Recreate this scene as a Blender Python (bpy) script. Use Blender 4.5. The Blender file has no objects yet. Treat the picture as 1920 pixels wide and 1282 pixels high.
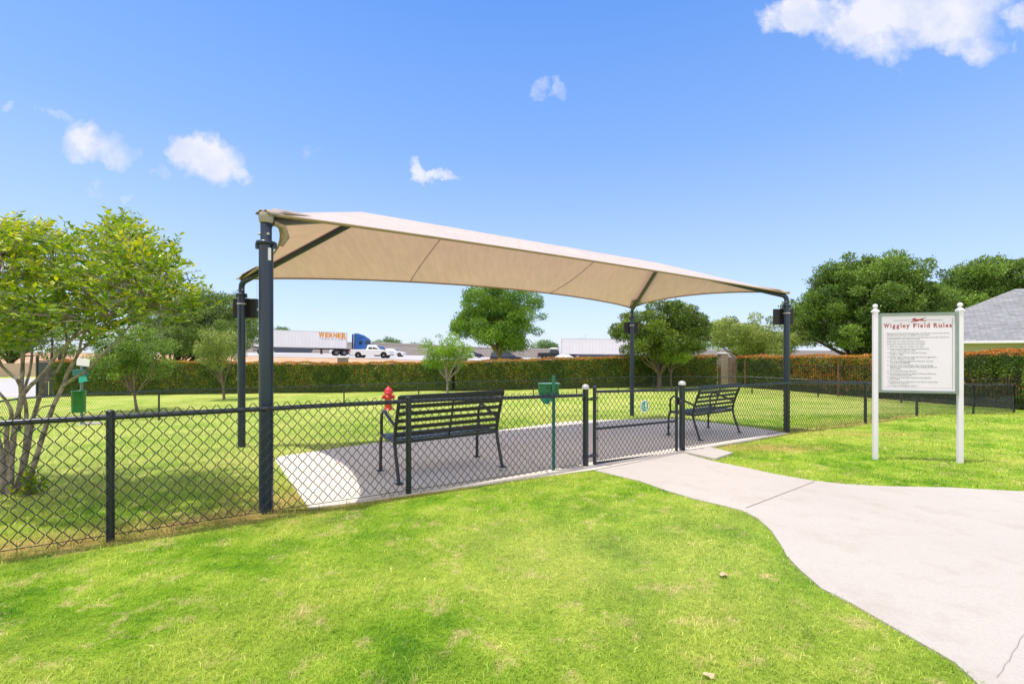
import bpy, bmesh, math, random
import numpy as np
from mathutils import Vector, Matrix
random.seed(7); rng = np.random.default_rng(11)
PI = math.pi
S = bpy.context.scene; COL = S.collection
F0, CX, HY, EYE = 853.0, 960.0, 660.0, 1.35      # focal length and horizon measured on the photograph

# ------------------------------------------------------------------ terrain
_kz = np.array([-40,-10,0,3,5.6,8.6,11.6,13,14.5,16,18,20,25,30,48,56,62,70,400,3000.])
_kd = np.array([1.10,1.10,1.13,1.27,1.41,1.515,1.61,1.80,2.0,2.17,2.29,2.37,2.42,2.45,2.45,1.9,0,0,0,0])
_ax = np.array([-400,-60,-50,-40,-18,-10,0,20,60,400.]); _ad = np.array([.1,.15,.28,.5,.98,1.28,1.35,1.55,1.8,2.0])
def sm(a, b, x):
    t = np.clip((np.asarray(x, float)-a)/(b-a), 0, 1); return t*t*(3-2*t)
def road_drop(x, y):
    A = np.interp(x, _ax, _ad)
    return A + .42*sm(-12, 2, x)*(1-sm(76, 88, y))
def drop(x, y):
    x = np.asarray(x, float); y = np.asarray(y, float)
    d = np.interp(y, _kz, _kd)
    # soften the knots
    d = (d + np.interp(y-.7, _kz, _kd) + np.interp(y+.7, _kz, _kd))/3
    d = d + np.minimum(.25, .04*np.maximum(0, -x-5))*(1-sm(30, 50, y))
    r = road_drop(x, y)
    w = sm(50, 61, y)
    side = sm(30, 42, x)*(1-sm(60, 90, y))       # right of the park the land stays level round the house
    near = np.where(y < 50, d, 2.45)
    out = near*(1-w) + r*w
    return np.where(y > 45, out*(1-side)+2.3*side, d)
def gz(x, y): return EYE - drop(x, y)
def G(px, py, off=0.0):
    u = (px-CX)/F0; v = (py-HY)/F0
    lo, hi = .3, 400.
    Z = lo
    while Z < hi:
        if v*Z >= drop(u*Z, Z): break
        Z *= 1.01
    a, b = Z/1.01, Z
    for _ in range(30):
        m = (a+b)/2
        if v*m >= drop(u*m, m): b = m
        else: a = m
    return Vector((u*b, b, EYE - float(drop(u*b, b)) + off))
def P(px, py, Z): return Vector(((px-CX)/F0*Z, Z, EYE-(py-HY)/F0*Z))

# ------------------------------------------------------------------ materials
def srgb(r, g, b):
    f = lambda c: (c/12.92 if c <= .04045 else ((c+.055)/1.055)**2.4)
    return (f(r/255), f(g/255), f(b/255), 1)
MATS = {}
def new_mat(name):
    m = bpy.data.materials.new(name); m.use_nodes = True
    nt = m.node_tree; b = nt.nodes['Principled BSDF']; return m, nt, b
def N(nt, t, **kw):
    n = nt.nodes.new(t)
    for k, v in kw.items(): setattr(n, k, v)
    return n
def noise(nt, scale, detail=4, rough=.55, coord='Object', vec=None):
    n = N(nt, 'ShaderNodeTexNoise'); n.inputs['Scale'].default_value = scale
    n.inputs['Detail'].default_value = detail; n.inputs['Roughness'].default_value = rough
    if vec is None:
        tc = N(nt, 'ShaderNodeTexCoord'); vec = tc.outputs[coord]
    nt.links.new(vec, n.inputs['Vector']); return n
def ramp(nt, fac, stops):
    r = N(nt, 'ShaderNodeValToRGB'); e = r.color_ramp.elements
    while len(e) < len(stops): e.new(.5)
    for i, (p, c) in enumerate(stops): e[i].position = p; e[i].color = c if len(c) == 4 else (*c, 1)
    nt.links.new(fac, r.inputs['Fac']); return r
def mixc(nt, fac, a, b, mode='MIX'):
    m = N(nt, 'ShaderNodeMix', data_type='RGBA', blend_type=mode)
    for sock, v in ((m.inputs[0], fac), (m.inputs[6], a), (m.inputs[7], b)):
        if hasattr(v, 'is_linked') or isinstance(v, bpy.types.NodeSocket): nt.links.new(v, sock)
        else: sock.default_value = v
    return m.outputs[2]
def pm(name, col, rough=.5, metal=0, var=.12, scale=6, bump=.0, bscale=60, col2=None, coat=0, spec=.5):
    if name in MATS: return MATS[name]
    m, nt, b = new_mat(name)
    c = (*col[:3], 1); c2 = (*(col2[:3] if col2 else [x*(1-var) for x in col[:3]]), 1)
    n = noise(nt, scale, 6)
    r = ramp(nt, n.outputs['Fac'], [(.35, c2), (.65, c)])
    nt.links.new(r.outputs['Color'], b.inputs['Base Color'])
    b.inputs['Roughness'].default_value = rough; b.inputs['Metallic'].default_value = metal
    b.inputs['Coat Weight'].default_value = coat; b.inputs['Specular IOR Level'].default_value = spec
    if bump:
        n2 = noise(nt, bscale, 6, .7); bp = N(nt, 'ShaderNodeBump'); bp.inputs['Strength'].default_value = bump
        bp.inputs['Distance'].default_value = .01
        nt.links.new(n2.outputs['Fac'], bp.inputs['Height']); nt.links.new(bp.outputs['Normal'], b.inputs['Normal'])
    MATS[name] = m; return m
def leaf_mat(name, dark, light, tip=None, trans=.35, rough=.45):
    """leaf colours: every leaf carries its own tint and tip value"""
    m, nt, b = new_mat(name)
    at = N(nt, 'ShaderNodeAttribute', attribute_name='tint')
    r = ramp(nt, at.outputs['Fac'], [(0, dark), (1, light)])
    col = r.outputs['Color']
    if tip:
        a2 = N(nt, 'ShaderNodeAttribute', attribute_name='tip')
        col = mixc(nt, a2.outputs['Fac'], col, (*tip, 1))
    nt.links.new(col, b.inputs['Base Color']); b.inputs['Roughness'].default_value = rough
    b.inputs['Specular IOR Level'].default_value = .35
    tr = N(nt, 'ShaderNodeBsdfTranslucent'); bright = mixc(nt, 1.0, col, (1.25, 1.3, .6, 1), 'MULTIPLY')
    nt.links.new(bright, tr.inputs['Color'])
    mx = N(nt, 'ShaderNodeMixShader'); mx.inputs[0].default_value = trans
    nt.links.new(b.outputs[0], mx.inputs[1]); nt.links.new(tr.outputs[0], mx.inputs[2])
    nt.links.new(mx.outputs[0], nt.nodes['Material Output'].inputs['Surface']); return m

# ------------------------------------------------------------------ object helpers
def link(o, parent=None):
    COL.objects.link(o)
    if parent: o.parent = parent; o.matrix_parent_inverse = Matrix.Translation(-parent.location) if parent.type == 'EMPTY' and parent.get('_abs') else Matrix()
    return o
def tag(o, label=None, cat=None, group=None, kind=None):
    if label: o['label'] = label
    if cat: o['category'] = cat
    if group: o['group'] = group
    if kind: o['kind'] = kind
    return o
def thing(name, label, cat, loc=(0,0,0), rz=0, group=None):
    o = bpy.data.objects.new(name, None); o.empty_display_size = .1; COL.objects.link(o)
    o.location = loc; o.rotation_euler = (0, 0, rz); return tag(o, label, cat, group)
class MB:
    def __init__(s): s.v = []; s.f = []; s.sm = []
    def add(s, vs, fs, smooth=False):
        k = len(s.v); s.v += [tuple(p) for p in vs]
        s.f += [tuple(i+k for i in f) for f in fs]; s.sm += [smooth]*len(fs); return s
    def box(s, c, size, M=None, taper=None):
        x, y, z = [d/2 for d in size]; c = Vector(c)
        vs = [Vector((i*x, j*y, k*z)) for k in (-1, 1) for j in (-1, 1) for i in (-1, 1)]
        if taper: vs = [Vector((p.x*(taper if p.z > 0 else 1), p.y*(taper if p.z > 0 else 1), p.z)) for p in vs]
        if M is not None: vs = [M @ p for p in vs]
        return s.add([c+p for p in vs], [(0,2,3,1),(4,5,7,6),(0,1,5,4),(2,6,7,3),(0,4,6,2),(1,3,7,5)])
    def bar(s, a, b, w, h, up=(0,0,1)):
        a = Vector(a); b = Vector(b); d = (b-a).normalized(); u = Vector(up)
        r = d.cross(u)
        if r.length < 1e-4: r = d.cross(Vector((1,0,0)))
        r.normalize(); u = r.cross(d).normalized()
        vs = [p+r*i*w/2+u*j*h/2 for p in (a, b) for (i, j) in ((-1,-1),(1,-1),(1,1),(-1,1))]
        return s.add(vs, [(0,1,2,3),(7,6,5,4),(0,4,5,1),(1,5,6,2),(2,6,7,3),(3,7,4,0)])
    def tube(s, path, r, n=8, cap=True, smooth=True):
        path = [Vector(p) for p in path]; m = len(path)
        rs = r if isinstance(r, (list, tuple)) else [r]*m
        vs = []; prev = None
        for i, p in enumerate(path):
            d = (path[min(i+1, m-1)]-path[max(i-1, 0)]).normalized()
            if prev is None:
                ref = Vector((0,0,1)) if abs(d.z) < .9 else Vector((1,0,0))
                a = d.cross(ref).normalized()
            else: a = (prev - d*prev.dot(d)).normalized()
            prev = a; b = d.cross(a)
            for k in range(n):
                t = 2*PI*k/n; vs.append(p+(a*math.cos(t)+b*math.sin(t))*rs[i])
        fs = [(i*n+k, i*n+(k+1)%n, (i+1)*n+(k+1)%n, (i+1)*n+k) for i in range(m-1) for k in range(n)]
        s.add(vs, fs, smooth)
        if cap:
            s.add(vs[:n], [tuple(range(n))[::-1]]); s.add(vs[-n:], [tuple(range(n))])
        return s
    def lathe(s, prof, c=(0,0,0), n=20, M=None, smooth=True):
        c = Vector(c); vs = []
        for (r, z) in prof:
            for k in range(n):
                p = Vector((r*math.cos(2*PI*k/n), r*math.sin(2*PI*k/n), z))
                vs.append(c+(M @ p if M is not None else p))
        m = len(prof)
        fs = [(i*n+k, i*n+(k+1)%n, (i+1)*n+(k+1)%n, (i+1)*n+k) for i in range(m-1) for k in range(n)]
        s.add(vs, fs, smooth); s.add(vs[:n], [tuple(range(n))[::-1]]); s.add(vs[-n:], [tuple(range(n))]); return s
    def prism(s, poly, y0, y1, axis='y', inset=None):
        """poly of (a,z) extruded along y from y0 to y1"""
        n = len(poly)
        if axis == 'y': mk = lambda a, z, t: (a, t, z)
        elif axis == 'x': mk = lambda a, z, t: (t, a, z)
        else: mk = lambda a, z, t: (a, z, t)
        vs = [mk(a, z, y0) for a, z in poly]+[mk(a, z, y1) for a, z in poly]
        return s.add(vs, [tuple(range(n)), tuple(range(2*n-1, n-1, -1))]+[(i, i+n, (i+1)%n+n, (i+1)%n) for i in range(n)])
    def sphere(s, c, r, n=14, m=8, sc=(1,1,1)):
        prof = [(math.sin(PI*i/m)*r+1e-4, -math.cos(PI*i/m)*r) for i in range(m+1)]
        M = Matrix.Diagonal(sc); return s.lathe(prof, c, n, M)
    def build(s, name, mat, parent=None, bevel=0, bseg=2, recalc=True, solid=0):
        me = bpy.data.meshes.new(name); me.from_pydata(s.v, [], s.f)
        me.polygons.foreach_set('use_smooth', s.sm)
        if recalc:
            bm = bmesh.new(); bm.from_mesh(me); bmesh.ops.recalc_face_normals(bm, faces=bm.faces); bm.to_mesh(me); bm.free()
        me.materials.append(mat); o = bpy.data.objects.new(name, me); COL.objects.link(o)
        if parent: o.parent = parent
        if bevel:
            md = o.modifiers.new('bevel', 'BEVEL'); md.width = bevel; md.segments = bseg; md.limit_method = 'ANGLE'; md.angle_limit = .6
        if solid:
            md = o.modifiers.new('solid', 'SOLIDIFY'); md.thickness = solid; md.offset = 0
        return o
def mesh_np(name, V, Fc, mat, parent=None, attrs=None, smooth=False):
    me = bpy.data.meshes.new(name); k = Fc.shape[1]
    me.vertices.add(len(V)); me.vertices.foreach_set('co', V.astype(np.float32).ravel())
    me.loops.add(Fc.size); me.loops.foreach_set('vertex_index', Fc.astype(np.int32).ravel())
    me.polygons.add(len(Fc)); me.polygons.foreach_set('loop_start', np.arange(0, Fc.size, k, dtype=np.int32))
    me.polygons.foreach_set('loop_total', np.full(len(Fc), k, dtype=np.int32))
    if smooth: me.polygons.foreach_set('use_smooth', np.ones(len(Fc), bool))
    me.update(calc_edges=True)
    for an, (dom, arr) in (attrs or {}).items():
        a = me.attributes.new(an, 'FLOAT', dom); a.data.foreach_set('value', arr.astype(np.float32))
    me.materials.append(mat); o = bpy.data.objects.new(name, me); COL.objects.link(o)
    if parent: o.parent = parent
    return o
def copy_tree(o, parent=None):
    c = o.copy(); COL.objects.link(c); c.parent = parent
    for ch in list(o.children): copy_tree(ch, c)
    return c

# ------------------------------------------------------------------ shared materials
M_steel = pm('navy_black_paint', (.011,.018,.036), .3, 0, .3, 3, coat=.3)
M_blk = pm('black_vinyl', (.02,.023,.03), .22, 0, .3, 30)
M_pole = pm('dark_blue_pole_paint', (.010,.024,.062), .38, 0, .25, 2.5, coat=.25)
M_bench = pm('black_bench_coating', (.012,.014,.02), .35, 0, .3, 20, coat=.2)
M_cap = pm('weathered_aluminium_cap', (.62,.6,.6), .45, .3, .3, 25)
M_white = pm('white_vinyl', (.84,.79,.86), .35, 0, .05, 5)
M_teal = pm('teal_post_paint', (.02,.16,.15), .45, 0, .3, 15)
M_green = pm('green_bin_paint', (.006,.16,.06), .35, 0, .2, 8, coat=.2)
M_bag = pm('turquoise_bag_plastic', (.02,.5,.42), .4, 0, .15, 12)
M_red = pm('hydrant_red_paint', (.62,.02,.018), .35, 0, .2, 8, coat=.3)
M_glass = pm('dark_vehicle_glass', (.03,.04,.05), .08, 0, .1, 3)
M_tyre = pm('tyre_rubber', (.025,.025,.027), .8, 0, .2, 10)
M_rim = pm('wheel_alloy', (.45,.45,.46), .35, .7, .2, 10)
M_bark = pm('grey_brown_bark', (.24,.19,.145), .9, 0, .5, 14, bump=.8, bscale=40, col2=(.10,.075,.055))
M_crepebark = pm('smooth_mottled_crepe_bark', (.40,.34,.29), .75, 0, .4, 14, bump=.5, bscale=30, col2=(.13,.10,.085))
M_darkbark = pm('dark_oak_bark', (.07,.055,.045), .95, 0, .4, 12, bump=.8, bscale=30)

def concrete(name, c1, c2, joint=None):
    m, nt, b = new_mat(name)
    a = noise(nt, .8, 6, .6); r = ramp(nt, a.outputs['Fac'], [(.3, c2), (.7, c1)])
    f = noise(nt, 70, 8, .8); r2 = ramp(nt, f.outputs['Fac'], [(.3, (.84,.84,.84)), (.7, (1.06,1.06,1.06))])
    col = mixc(nt, 1, r.outputs['Color'], r2.outputs['Color'], 'MULTIPLY')
    s = noise(nt, 3.1, 5, .7); rs = ramp(nt, s.outputs['Fac'], [(.52, (1,1,1)), (.78, (.87,.83,.79))])
    col = mixc(nt, 1, col, rs.outputs['Color'], 'MULTIPLY')
    nt.links.new(col, b.inputs['Base Color']); b.inputs['Roughness'].default_value = .85
    bp = N(nt, 'ShaderNodeBump'); bp.inputs['Strength'].default_value = .25; bp.inputs['Distance'].default_value = .004
    f2 = noise(nt, 140, 6, .7); nt.links.new(f2.outputs['Fac'], bp.inputs['Height']); nt.links.new(bp.outputs['Normal'], b.inputs['Normal'])
    return m
M_conc = concrete('broom_finished_concrete', (.525,.478,.425), (.485,.435,.385))
M_pad = concrete('patio_concrete', (.76,.69,.59), (.70,.63,.53))
M_road = concrete('pale_highway_concrete', (.52,.50,.49), (.46,.44,.43))

# ------------------------------------------------------------------ lawn colour (shared by soil and blades)
def lawn_colour(nt, blades):
    tc = N(nt, 'ShaderNodeTexCoord'); ov = tc.outputs['Object']
    big = noise(nt, .55, 4, .6, vec=ov); mid = noise(nt, 2.6, 5, .65, vec=ov); fine = noise(nt, 24, 4, .7, vec=ov)
    base = ramp(nt, mid.outputs['Fac'], [(.32, (.115,.295,.010)), (.48, (.26,.465,.020)), (.66, (.50,.64,.08))])
    yel = ramp(nt, big.outputs['Fac'], [(.42, (0,0,0)), (.72, (1,1,1))])
    col = mixc(nt, yel.outputs['Color'], base.outputs['Color'], (.54,.62,.095,1))
    dn = noise(nt, 6.5, 5, .7, vec=ov); dr = ramp(nt, dn.outputs['Fac'], [(.55, (0,0,0)), (.70, (1,1,1))])
    mul = N(nt, 'ShaderNodeMath', operation='MULTIPLY'); nt.links.new(dr.outputs['Color'], mul.inputs[0]); mul.inputs[1].default_value = .8
    col = mixc(nt, mul.outputs[0], col, (.84,.66,.32,1))
    at = N(nt, 'ShaderNodeAttribute', attribute_name='dry')
    ad = N(nt, 'ShaderNodeMath', operation='MULTIPLY'); nt.links.new(at.outputs['Fac'], ad.inputs[0])
    fr = ramp(nt, mid.outputs['Fac'], [(.30, (.35,.35,.35)), (.6, (1,1,1))]); nt.links.new(fr.outputs['Color'], ad.inputs[1])
    ad.use_clamp = True
    col = mixc(nt, ad.outputs[0], col, (.62,.42,.16,1))
    pa = N(nt, 'ShaderNodeAttribute', attribute_name='pale'); pr_ = ramp(nt, big.outputs['Fac'], [(.35, (.35,.35,.35)), (.6, (.95,.95,.95))])
    pmul = N(nt, 'ShaderNodeMath', operation='MULTIPLY'); nt.links.new(pa.outputs['Fac'], pmul.inputs[0]); nt.links.new(pr_.outputs['Color'], pmul.inputs[1])
    col0 = col; col = mixc(nt, pmul.outputs[0], col, (.66,.69,.21,1))
    if blades:
        t = N(nt, 'ShaderNodeAttribute', attribute_name='tint')
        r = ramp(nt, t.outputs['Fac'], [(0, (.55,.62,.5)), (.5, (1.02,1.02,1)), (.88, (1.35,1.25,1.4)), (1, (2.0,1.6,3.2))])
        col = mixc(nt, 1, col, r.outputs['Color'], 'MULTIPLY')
    else:
        r = ramp(nt, fine.outputs['Fac'], [(.3, (.62,.66,.55)), (.7, (1.08,1.05,1.05))])
        col = mixc(nt, 1, col, r.outputs['Color'], 'MULTIPLY')
    return col
m, nt, b = new_mat('lawn_soil_and_thatch'); M_lawn = m
nt.links.new(lawn_colour(nt, False), b.inputs['Base Color']); b.inputs['Roughness'].default_value = .95; b.inputs['Specular IOR Level'].default_value = .1
bp = N(nt, 'ShaderNodeBump'); bp.inputs['Strength'].default_value = .9; bp.inputs['Distance'].default_value = .03
nf = noise(nt, 45, 5, .8); nt.links.new(nf.outputs['Fac'], bp.inputs['Height']); nt.links.new(bp.outputs['Normal'], b.inputs['Normal'])
m, nt, b = new_mat('grass_blade'); M_blade = m
c_ = lawn_colour(nt, True)
nt.links.new(c_, b.inputs['Base Color']); b.inputs['Roughness'].default_value = .5; b.inputs['Specular IOR Level'].default_value = .3
tr = N(nt, 'ShaderNodeBsdfTranslucent'); nt.links.new(c_, tr.inputs['Color'])
mx = N(nt, 'ShaderNodeMixShader'); mx.inputs[0].default_value = .4
nt.links.new(b.outputs[0], mx.inputs[1]); nt.links.new(tr.outputs[0], mx.inputs[2]); nt.links.new(mx.outputs[0], nt.nodes['Material Output'].inputs['Surface'])

# ------------------------------------------------------------------ plan geometry
def L1(px):                      # near fence line, plan
    u = (px-CX)/F0; Z = 4.94/(1-.69*u); return u*Z, Z
def fence_pt(px): x, y = L1(px); return Vector((x, y, 0))
FD = Vector((.823, .568, 0)).normalized()
# canopy posts
A_ = .885
e1 = Vector((.8246,.566,0)).normalized(); e2 = Vector((-.549,.836,0)).normalized()
CP = [Vector((-2.005,3.71,0)), Vector((5.24,8.68,0)), Vector((-4.155,6.99,0)), Vector((3.06,11.61,0))]

padpx = [(580,955),(515,862),(528,856),(700,832),(941,806.5),(1060,791.5),(1108,788.5),(1190,786.5),(1257,786),(1292,788.5),(1345,794),(1420,803.5),(1478,813),(1400,828),(1286,848),(1279,851),(1108,883),(1000,897),(766,929),(660,945)]
PAD = [G(*p) for p in padpx]
walkpx = [(1106,881),(1140,889),(1200,903),(1250,921),(1300,936),(1350,948),(1390,958),(1420,973),(1445,995),(1462,1020),(1476,1045),(1500,1070),(1540,1105),(1590,1130),(1660,1170),(1730,1210),(1790,1245),(1850,1300),(1880,1350),(2300,1500),(3600,1900),(3600,1010),(2300,955),(1920,922.5),(1850,919),(1780,915),(1700,913.5),(1640,912),(1580,908),(1530,903),(1450,889),(1400,878),(1340,866),(1290,852.5),(1282,849.5),(1200,864)]
WALK = [G(*p) for p in walkpx]
slabpx = [(1281,850),(1330,841.5),(1374,852.5),(1341,864)]
SLAB = [G(*p) for p in slabpx]

def sheet(name, poly, off, mat, step=.5, depth=.1, parent=None, zf=gz, round_=0):
    bm = bmesh.new(); vs = [bm.verts.new((p[0], p[1], 0)) for p in poly]; f = bm.faces.new(vs)
    if f.normal.z < 0: f.normal_flip()
    xs = [p[0] for p in poly]; ys = [p[1] for p in poly]
    y = math.ceil(min(ys)/step)*step
    while y < max(ys):
        bmesh.ops.bisect_plane(bm, geom=bm.faces[:]+bm.edges[:]+bm.verts[:], plane_co=(0,y,0), plane_no=(0,1,0)); y += step
    x = math.ceil(min(xs)/step)*step
    while x < max(xs):
        bmesh.ops.bisect_plane(bm, geom=bm.faces[:]+bm.edges[:]+bm.verts[:], plane_co=(x,0,0), plane_no=(1,0,0)); x += step
    bmesh.ops.triangulate(bm, faces=[f for f in bm.faces if len(f.verts) > 4])
    for v in bm.verts: v.co.z = float(zf(v.co.x, v.co.y))+off
    bm.normal_update()
    for f in bm.faces:
        if f.normal.z < 0: f.normal_flip()
    if depth:
        be = [e for e in bm.edges if e.is_boundary]
        r = bmesh.ops.extrude_edge_only(bm, edges=be)
        for v in [g for g in r['geom'] if isinstance(g, bmesh.types.BMVert)]: v.co.z -= depth
    bmesh.ops.recalc_face_normals(bm, faces=bm.faces)
    me = bpy.data.meshes.new(name); bm.to_mesh(me); bm.free(); me.materials.append(mat)
    o = bpy.data.objects.new(name, me); COL.objects.link(o)
    if parent: o.parent = parent
    return o
def in_poly(x, y, poly):
    c = np.zeros(len(x), bool); n = len(poly)
    for i in range(n):
        x1, y1 = poly[i][0], poly[i][1]; x2, y2 = poly[i-1][0], poly[i-1][1]
        if y1 == y2: continue
        c ^= ((y1 > y) != (y2 > y)) & (x < (x2-x1)*(y-y1)/(y2-y1)+x1)
    return c

# near fence polyline in plan
R1p = [(-7.0, 4.94-.69*7.0), (5.15, 8.53), (7.73, 9.95), (10.5, 11.8), (14.4, 14.2), (18.2, 16.5)]
def seg_dist(x, y, pts):
    d = np.full(len(x), 1e9)
    for (x1, y1), (x2, y2) in zip(pts[:-1], pts[1:]):
        dx, dy = x2-x1, y2-y1; t = np.clip(((x-x1)*dx+(y-y1)*dy)/(dx*dx+dy*dy), 0, 1)
        d = np.minimum(d, np.hypot(x-x1-t*dx, y-y1-t*dy))
    return d
def dryness(x, y):
    side = y-(4.94+.69*x)                       # >0 inside the dog park
    d = seg_dist(x, y, R1p)
    inn = np.exp(-(d/.42)**2)*np.where(side > 0, 1.0, .0)
    out = np.exp(-(d/.13)**2)*np.where(side > 0, 0, 1.0)
    post = np.exp(-((x+1.9)**2+(y-4.1)**2)/.35)*.8
    cor = np.exp(-(((x-3.9)/.9)**2+((y-6.95)/.35)**2))*.95
    cor2 = np.exp(-(((x-6.5)/1.5)**2+((y-8.4)/.3)**2))*.5
    return np.clip(np.maximum.reduce([inn*np.where(x < 3, 1, .45), out, post, cor, cor2]), 0, 1)

def pale(x, y):
    side = y-(4.94+.69*x)
    a = .75*sm(.8, 3.0, side)*(1-.5*np.exp(-(((x+1.5)/2.5)**2+((y-9)/1.6)**2)))
    b_ = .45*np.exp(-(((x-1.2)/1.6)**2+((y-3.0)/1.0)**2))
    return np.maximum(a, b_)
# ------------------------------------------------------------------ ground sheets
def grid_sheet(name, xs, ys, mat, off=0, zf=gz, attr=True):
    X, Y = np.meshgrid(xs, ys); Zz = zf(X, Y)+off
    V = np.stack([X.ravel(), Y.ravel(), Zz.ravel()], 1); nx = len(xs); ny = len(ys)
    i, j = np.meshgrid(np.arange(nx-1), np.arange(ny-1)); a = (j*nx+i).ravel()
    Fc = np.stack([a, a+1, a+nx+1, a+nx], 1)
    at = {'dry': ('POINT', dryness(V[:,0], V[:,1])), 'pale': ('POINT', pale(V[:,0], V[:,1]))} if attr else None
    return mesh_np(name, V, Fc, mat, attrs=at, smooth=True)
xs = np.unique(np.concatenate([np.linspace(-1500,-60,14), np.arange(-60,-12,2.), np.arange(-12,14,.16), np.arange(14,60,1.5), np.linspace(60,1500,14)]))
ys = np.unique(np.concatenate([np.linspace(-60,-2,8), np.arange(-2,14,.16), np.arange(14,30,.5), np.arange(30,50,2.), np.arange(50,64,.5), np.arange(64,130,3.), np.linspace(130,2500,16)]))
tag(grid_sheet('ground', xs, ys, M_lawn), 'mown green lawn ground of the park running on to the far fields', kind='structure')
M_dirt = pm('orange_dry_dirt', (.50,.27,.15), .95, 0, .3, .6, col2=(.55,.38,.24))
tag(grid_sheet('dirt_bank', np.arange(-90,31,1.5), np.arange(53,62.6,.5), M_dirt, off=.03, attr=False), 'bare orange dirt bank below the highway', kind='structure')
tag(grid_sheet('highway', np.concatenate([[-400,-200], np.arange(-120,121,3.), [200,400]]), np.arange(61.5,135,2.), M_road, off=.07, attr=False), 'pale concrete highway behind the hedge', kind='structure')
tag(sheet('dog_park_pad', PAD, .014, M_pad, .5), 'grey concrete pad under the tan shade canopy', kind='structure')
tag(sheet('walkway', WALK, .010, M_conc, .5), 'curving pale concrete walkway leading to the gate', kind='structure')
tag(sheet('gate_slab', SLAB, .035, M_conc, .5), 'small square concrete slab beside the latch post', kind='structure')
# control joint in walkway and pad joints, thin recessed-looking strips of dark filler
M_joint = pm('joint_filler', (.40,.34,.29), .9)
def strip(a, b, w, off, name, mat, zf=gz):
    a = Vector(a); b = Vector(b); d = (b-a).normalized(); n = Vector((-d.y, d.x, 0))*w/2
    return sheet(name, [a+n, b+n, b-n, a-n], off, mat, .5, 0, zf=zf)
tag(strip(G(1399,954), G(1528,904), .008, .0142, 'walkway_joint', M_joint), 'control joint across the walkway', kind='structure')
tag(strip(G(1107,884), G(1281,850), .010, .0182, 'gate_joint', M_joint), 'joint between pad and walkway under the gate', kind='structure')
tag(strip(G(905,808), G(1030,890), .008, .0182, 'pad_joint', M_joint), 'joint across the concrete pad', kind='structure')
cr_ = [(1868,1275),(1880,1262),(1884,1250),(1893,1243),(1898,1228),(1908,1216),(1912,1203),(1924,1190)]
ck = thing('walkway_crack', None, None); tag(ck, kind='structure')
for i_ in range(len(cr_)-1): strip(G(*cr_[i_]), G(*cr_[i_+1]), .0016, .0145, 'crack', pm('hairline_crack', (.36,.31,.27), .9)).parent = ck
# left driveway and far grass
drive = [G(-500,712), G(72,709), G(72,745), G(-300,748)]
tag(sheet('driveway', [(p.x, p.y, 0) for p in drive], .02, M_road, 3), 'pale concrete driveway beyond the left fence', kind='structure')

# ------------------------------------------------------------------ grass blades
def blades():
    zones = []
    rr = [1.2]
    while rr[-1] < 30: rr.append(rr[-1]*1.12)
    out = []
    for r0, r1 in zip(rr[:-1], rr[1:]):
        r = (r0+r1)/2; den = 15000*min(1, (2.0/r)**1.55)
        ang = 1.80; n = int(den*ang/2*(r1*r1-r0*r0))
        rad = np.sqrt(rng.uniform(r0*r0, r1*r1, n)); th = rng.uniform(-ang/2, ang/2, n)
        out.append(np.stack([rad*np.sin(th), rad*np.cos(th), rad], 1))
    Q = np.concatenate(out)
    x, y, r = Q.T
    wd = seg_dist(x, y, [(p.x, p.y) for p in WALK+[WALK[0]]])
    keep = ~in_poly(x, y, PAD) & ~(in_poly(x, y, WALK) & (wd > .016*rng.random(len(x)))) & ~in_poly(x, y, SLAB) & (y > .9) & ~((x < -18) & (y > 18))
    # hedge footprints stay clear enough on their own
    x, y, r = x[keep], y[keep], r[keep]
    n = len(x); sc = np.maximum(1, (r/2.6)**.78)
    h = rng.uniform(.014, .032, n)*np.minimum(sc, 2.2)**.5
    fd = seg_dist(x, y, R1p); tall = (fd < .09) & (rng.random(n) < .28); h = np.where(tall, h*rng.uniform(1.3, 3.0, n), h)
    tuft = np.sin(x*3.1+1.7*np.sin(y*2.3))*np.sin(y*3.7+np.sin(x*2.9)); h *= 1+.25*tuft
    w = .0021*sc*rng.uniform(.7, 1.4, n)
    wd_ = rng.random(n) < .012; w = np.where(wd_, w*2.6, w); h = np.where(wd_, h*1.35, h)
    az = rng.uniform(0, 2*PI, n); lean = rng.uniform(.25, 1.7, n)
    la = np.where(rng.random(n) < .5, az, az+rng.uniform(-.6, .6, n))
    sx, sy = np.cos(az)*w/2, np.sin(az)*w/2                                  # half width
    lx, ly = -np.sin(la), np.cos(la)
    z = gz(x, y)-.004
    base = np.stack([x, y, z], 1); wv = np.stack([sx, sy, 0*sx], 1)
    l1 = h*.5*lean*.5; l2 = h*lean
    mid = base+np.stack([lx*l1, ly*l1, h*.55], 1); tip = base+np.stack([lx*l2, ly*l2, h*np.maximum(.30, 1-.40*lean)], 1)
    V = np.stack([base-wv, base+wv, mid+wv*.8, mid-wv*.8, tip], 1).reshape(-1, 3)
    k = np.arange(n)*5
    T = np.stack([np.stack([k, k+1, k+2], 1), np.stack([k, k+2, k+3], 1), np.stack([k+3, k+2, k+4], 1)], 1).reshape(-1, 3)
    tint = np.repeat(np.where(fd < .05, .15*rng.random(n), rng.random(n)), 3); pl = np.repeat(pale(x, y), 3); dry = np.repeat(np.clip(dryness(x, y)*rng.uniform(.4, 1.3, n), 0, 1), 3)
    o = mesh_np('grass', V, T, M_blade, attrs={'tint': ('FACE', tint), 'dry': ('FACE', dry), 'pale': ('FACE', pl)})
    return tag(o, 'short mown green and yellow lawn grass', 'grass', kind='stuff')
blades()

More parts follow.
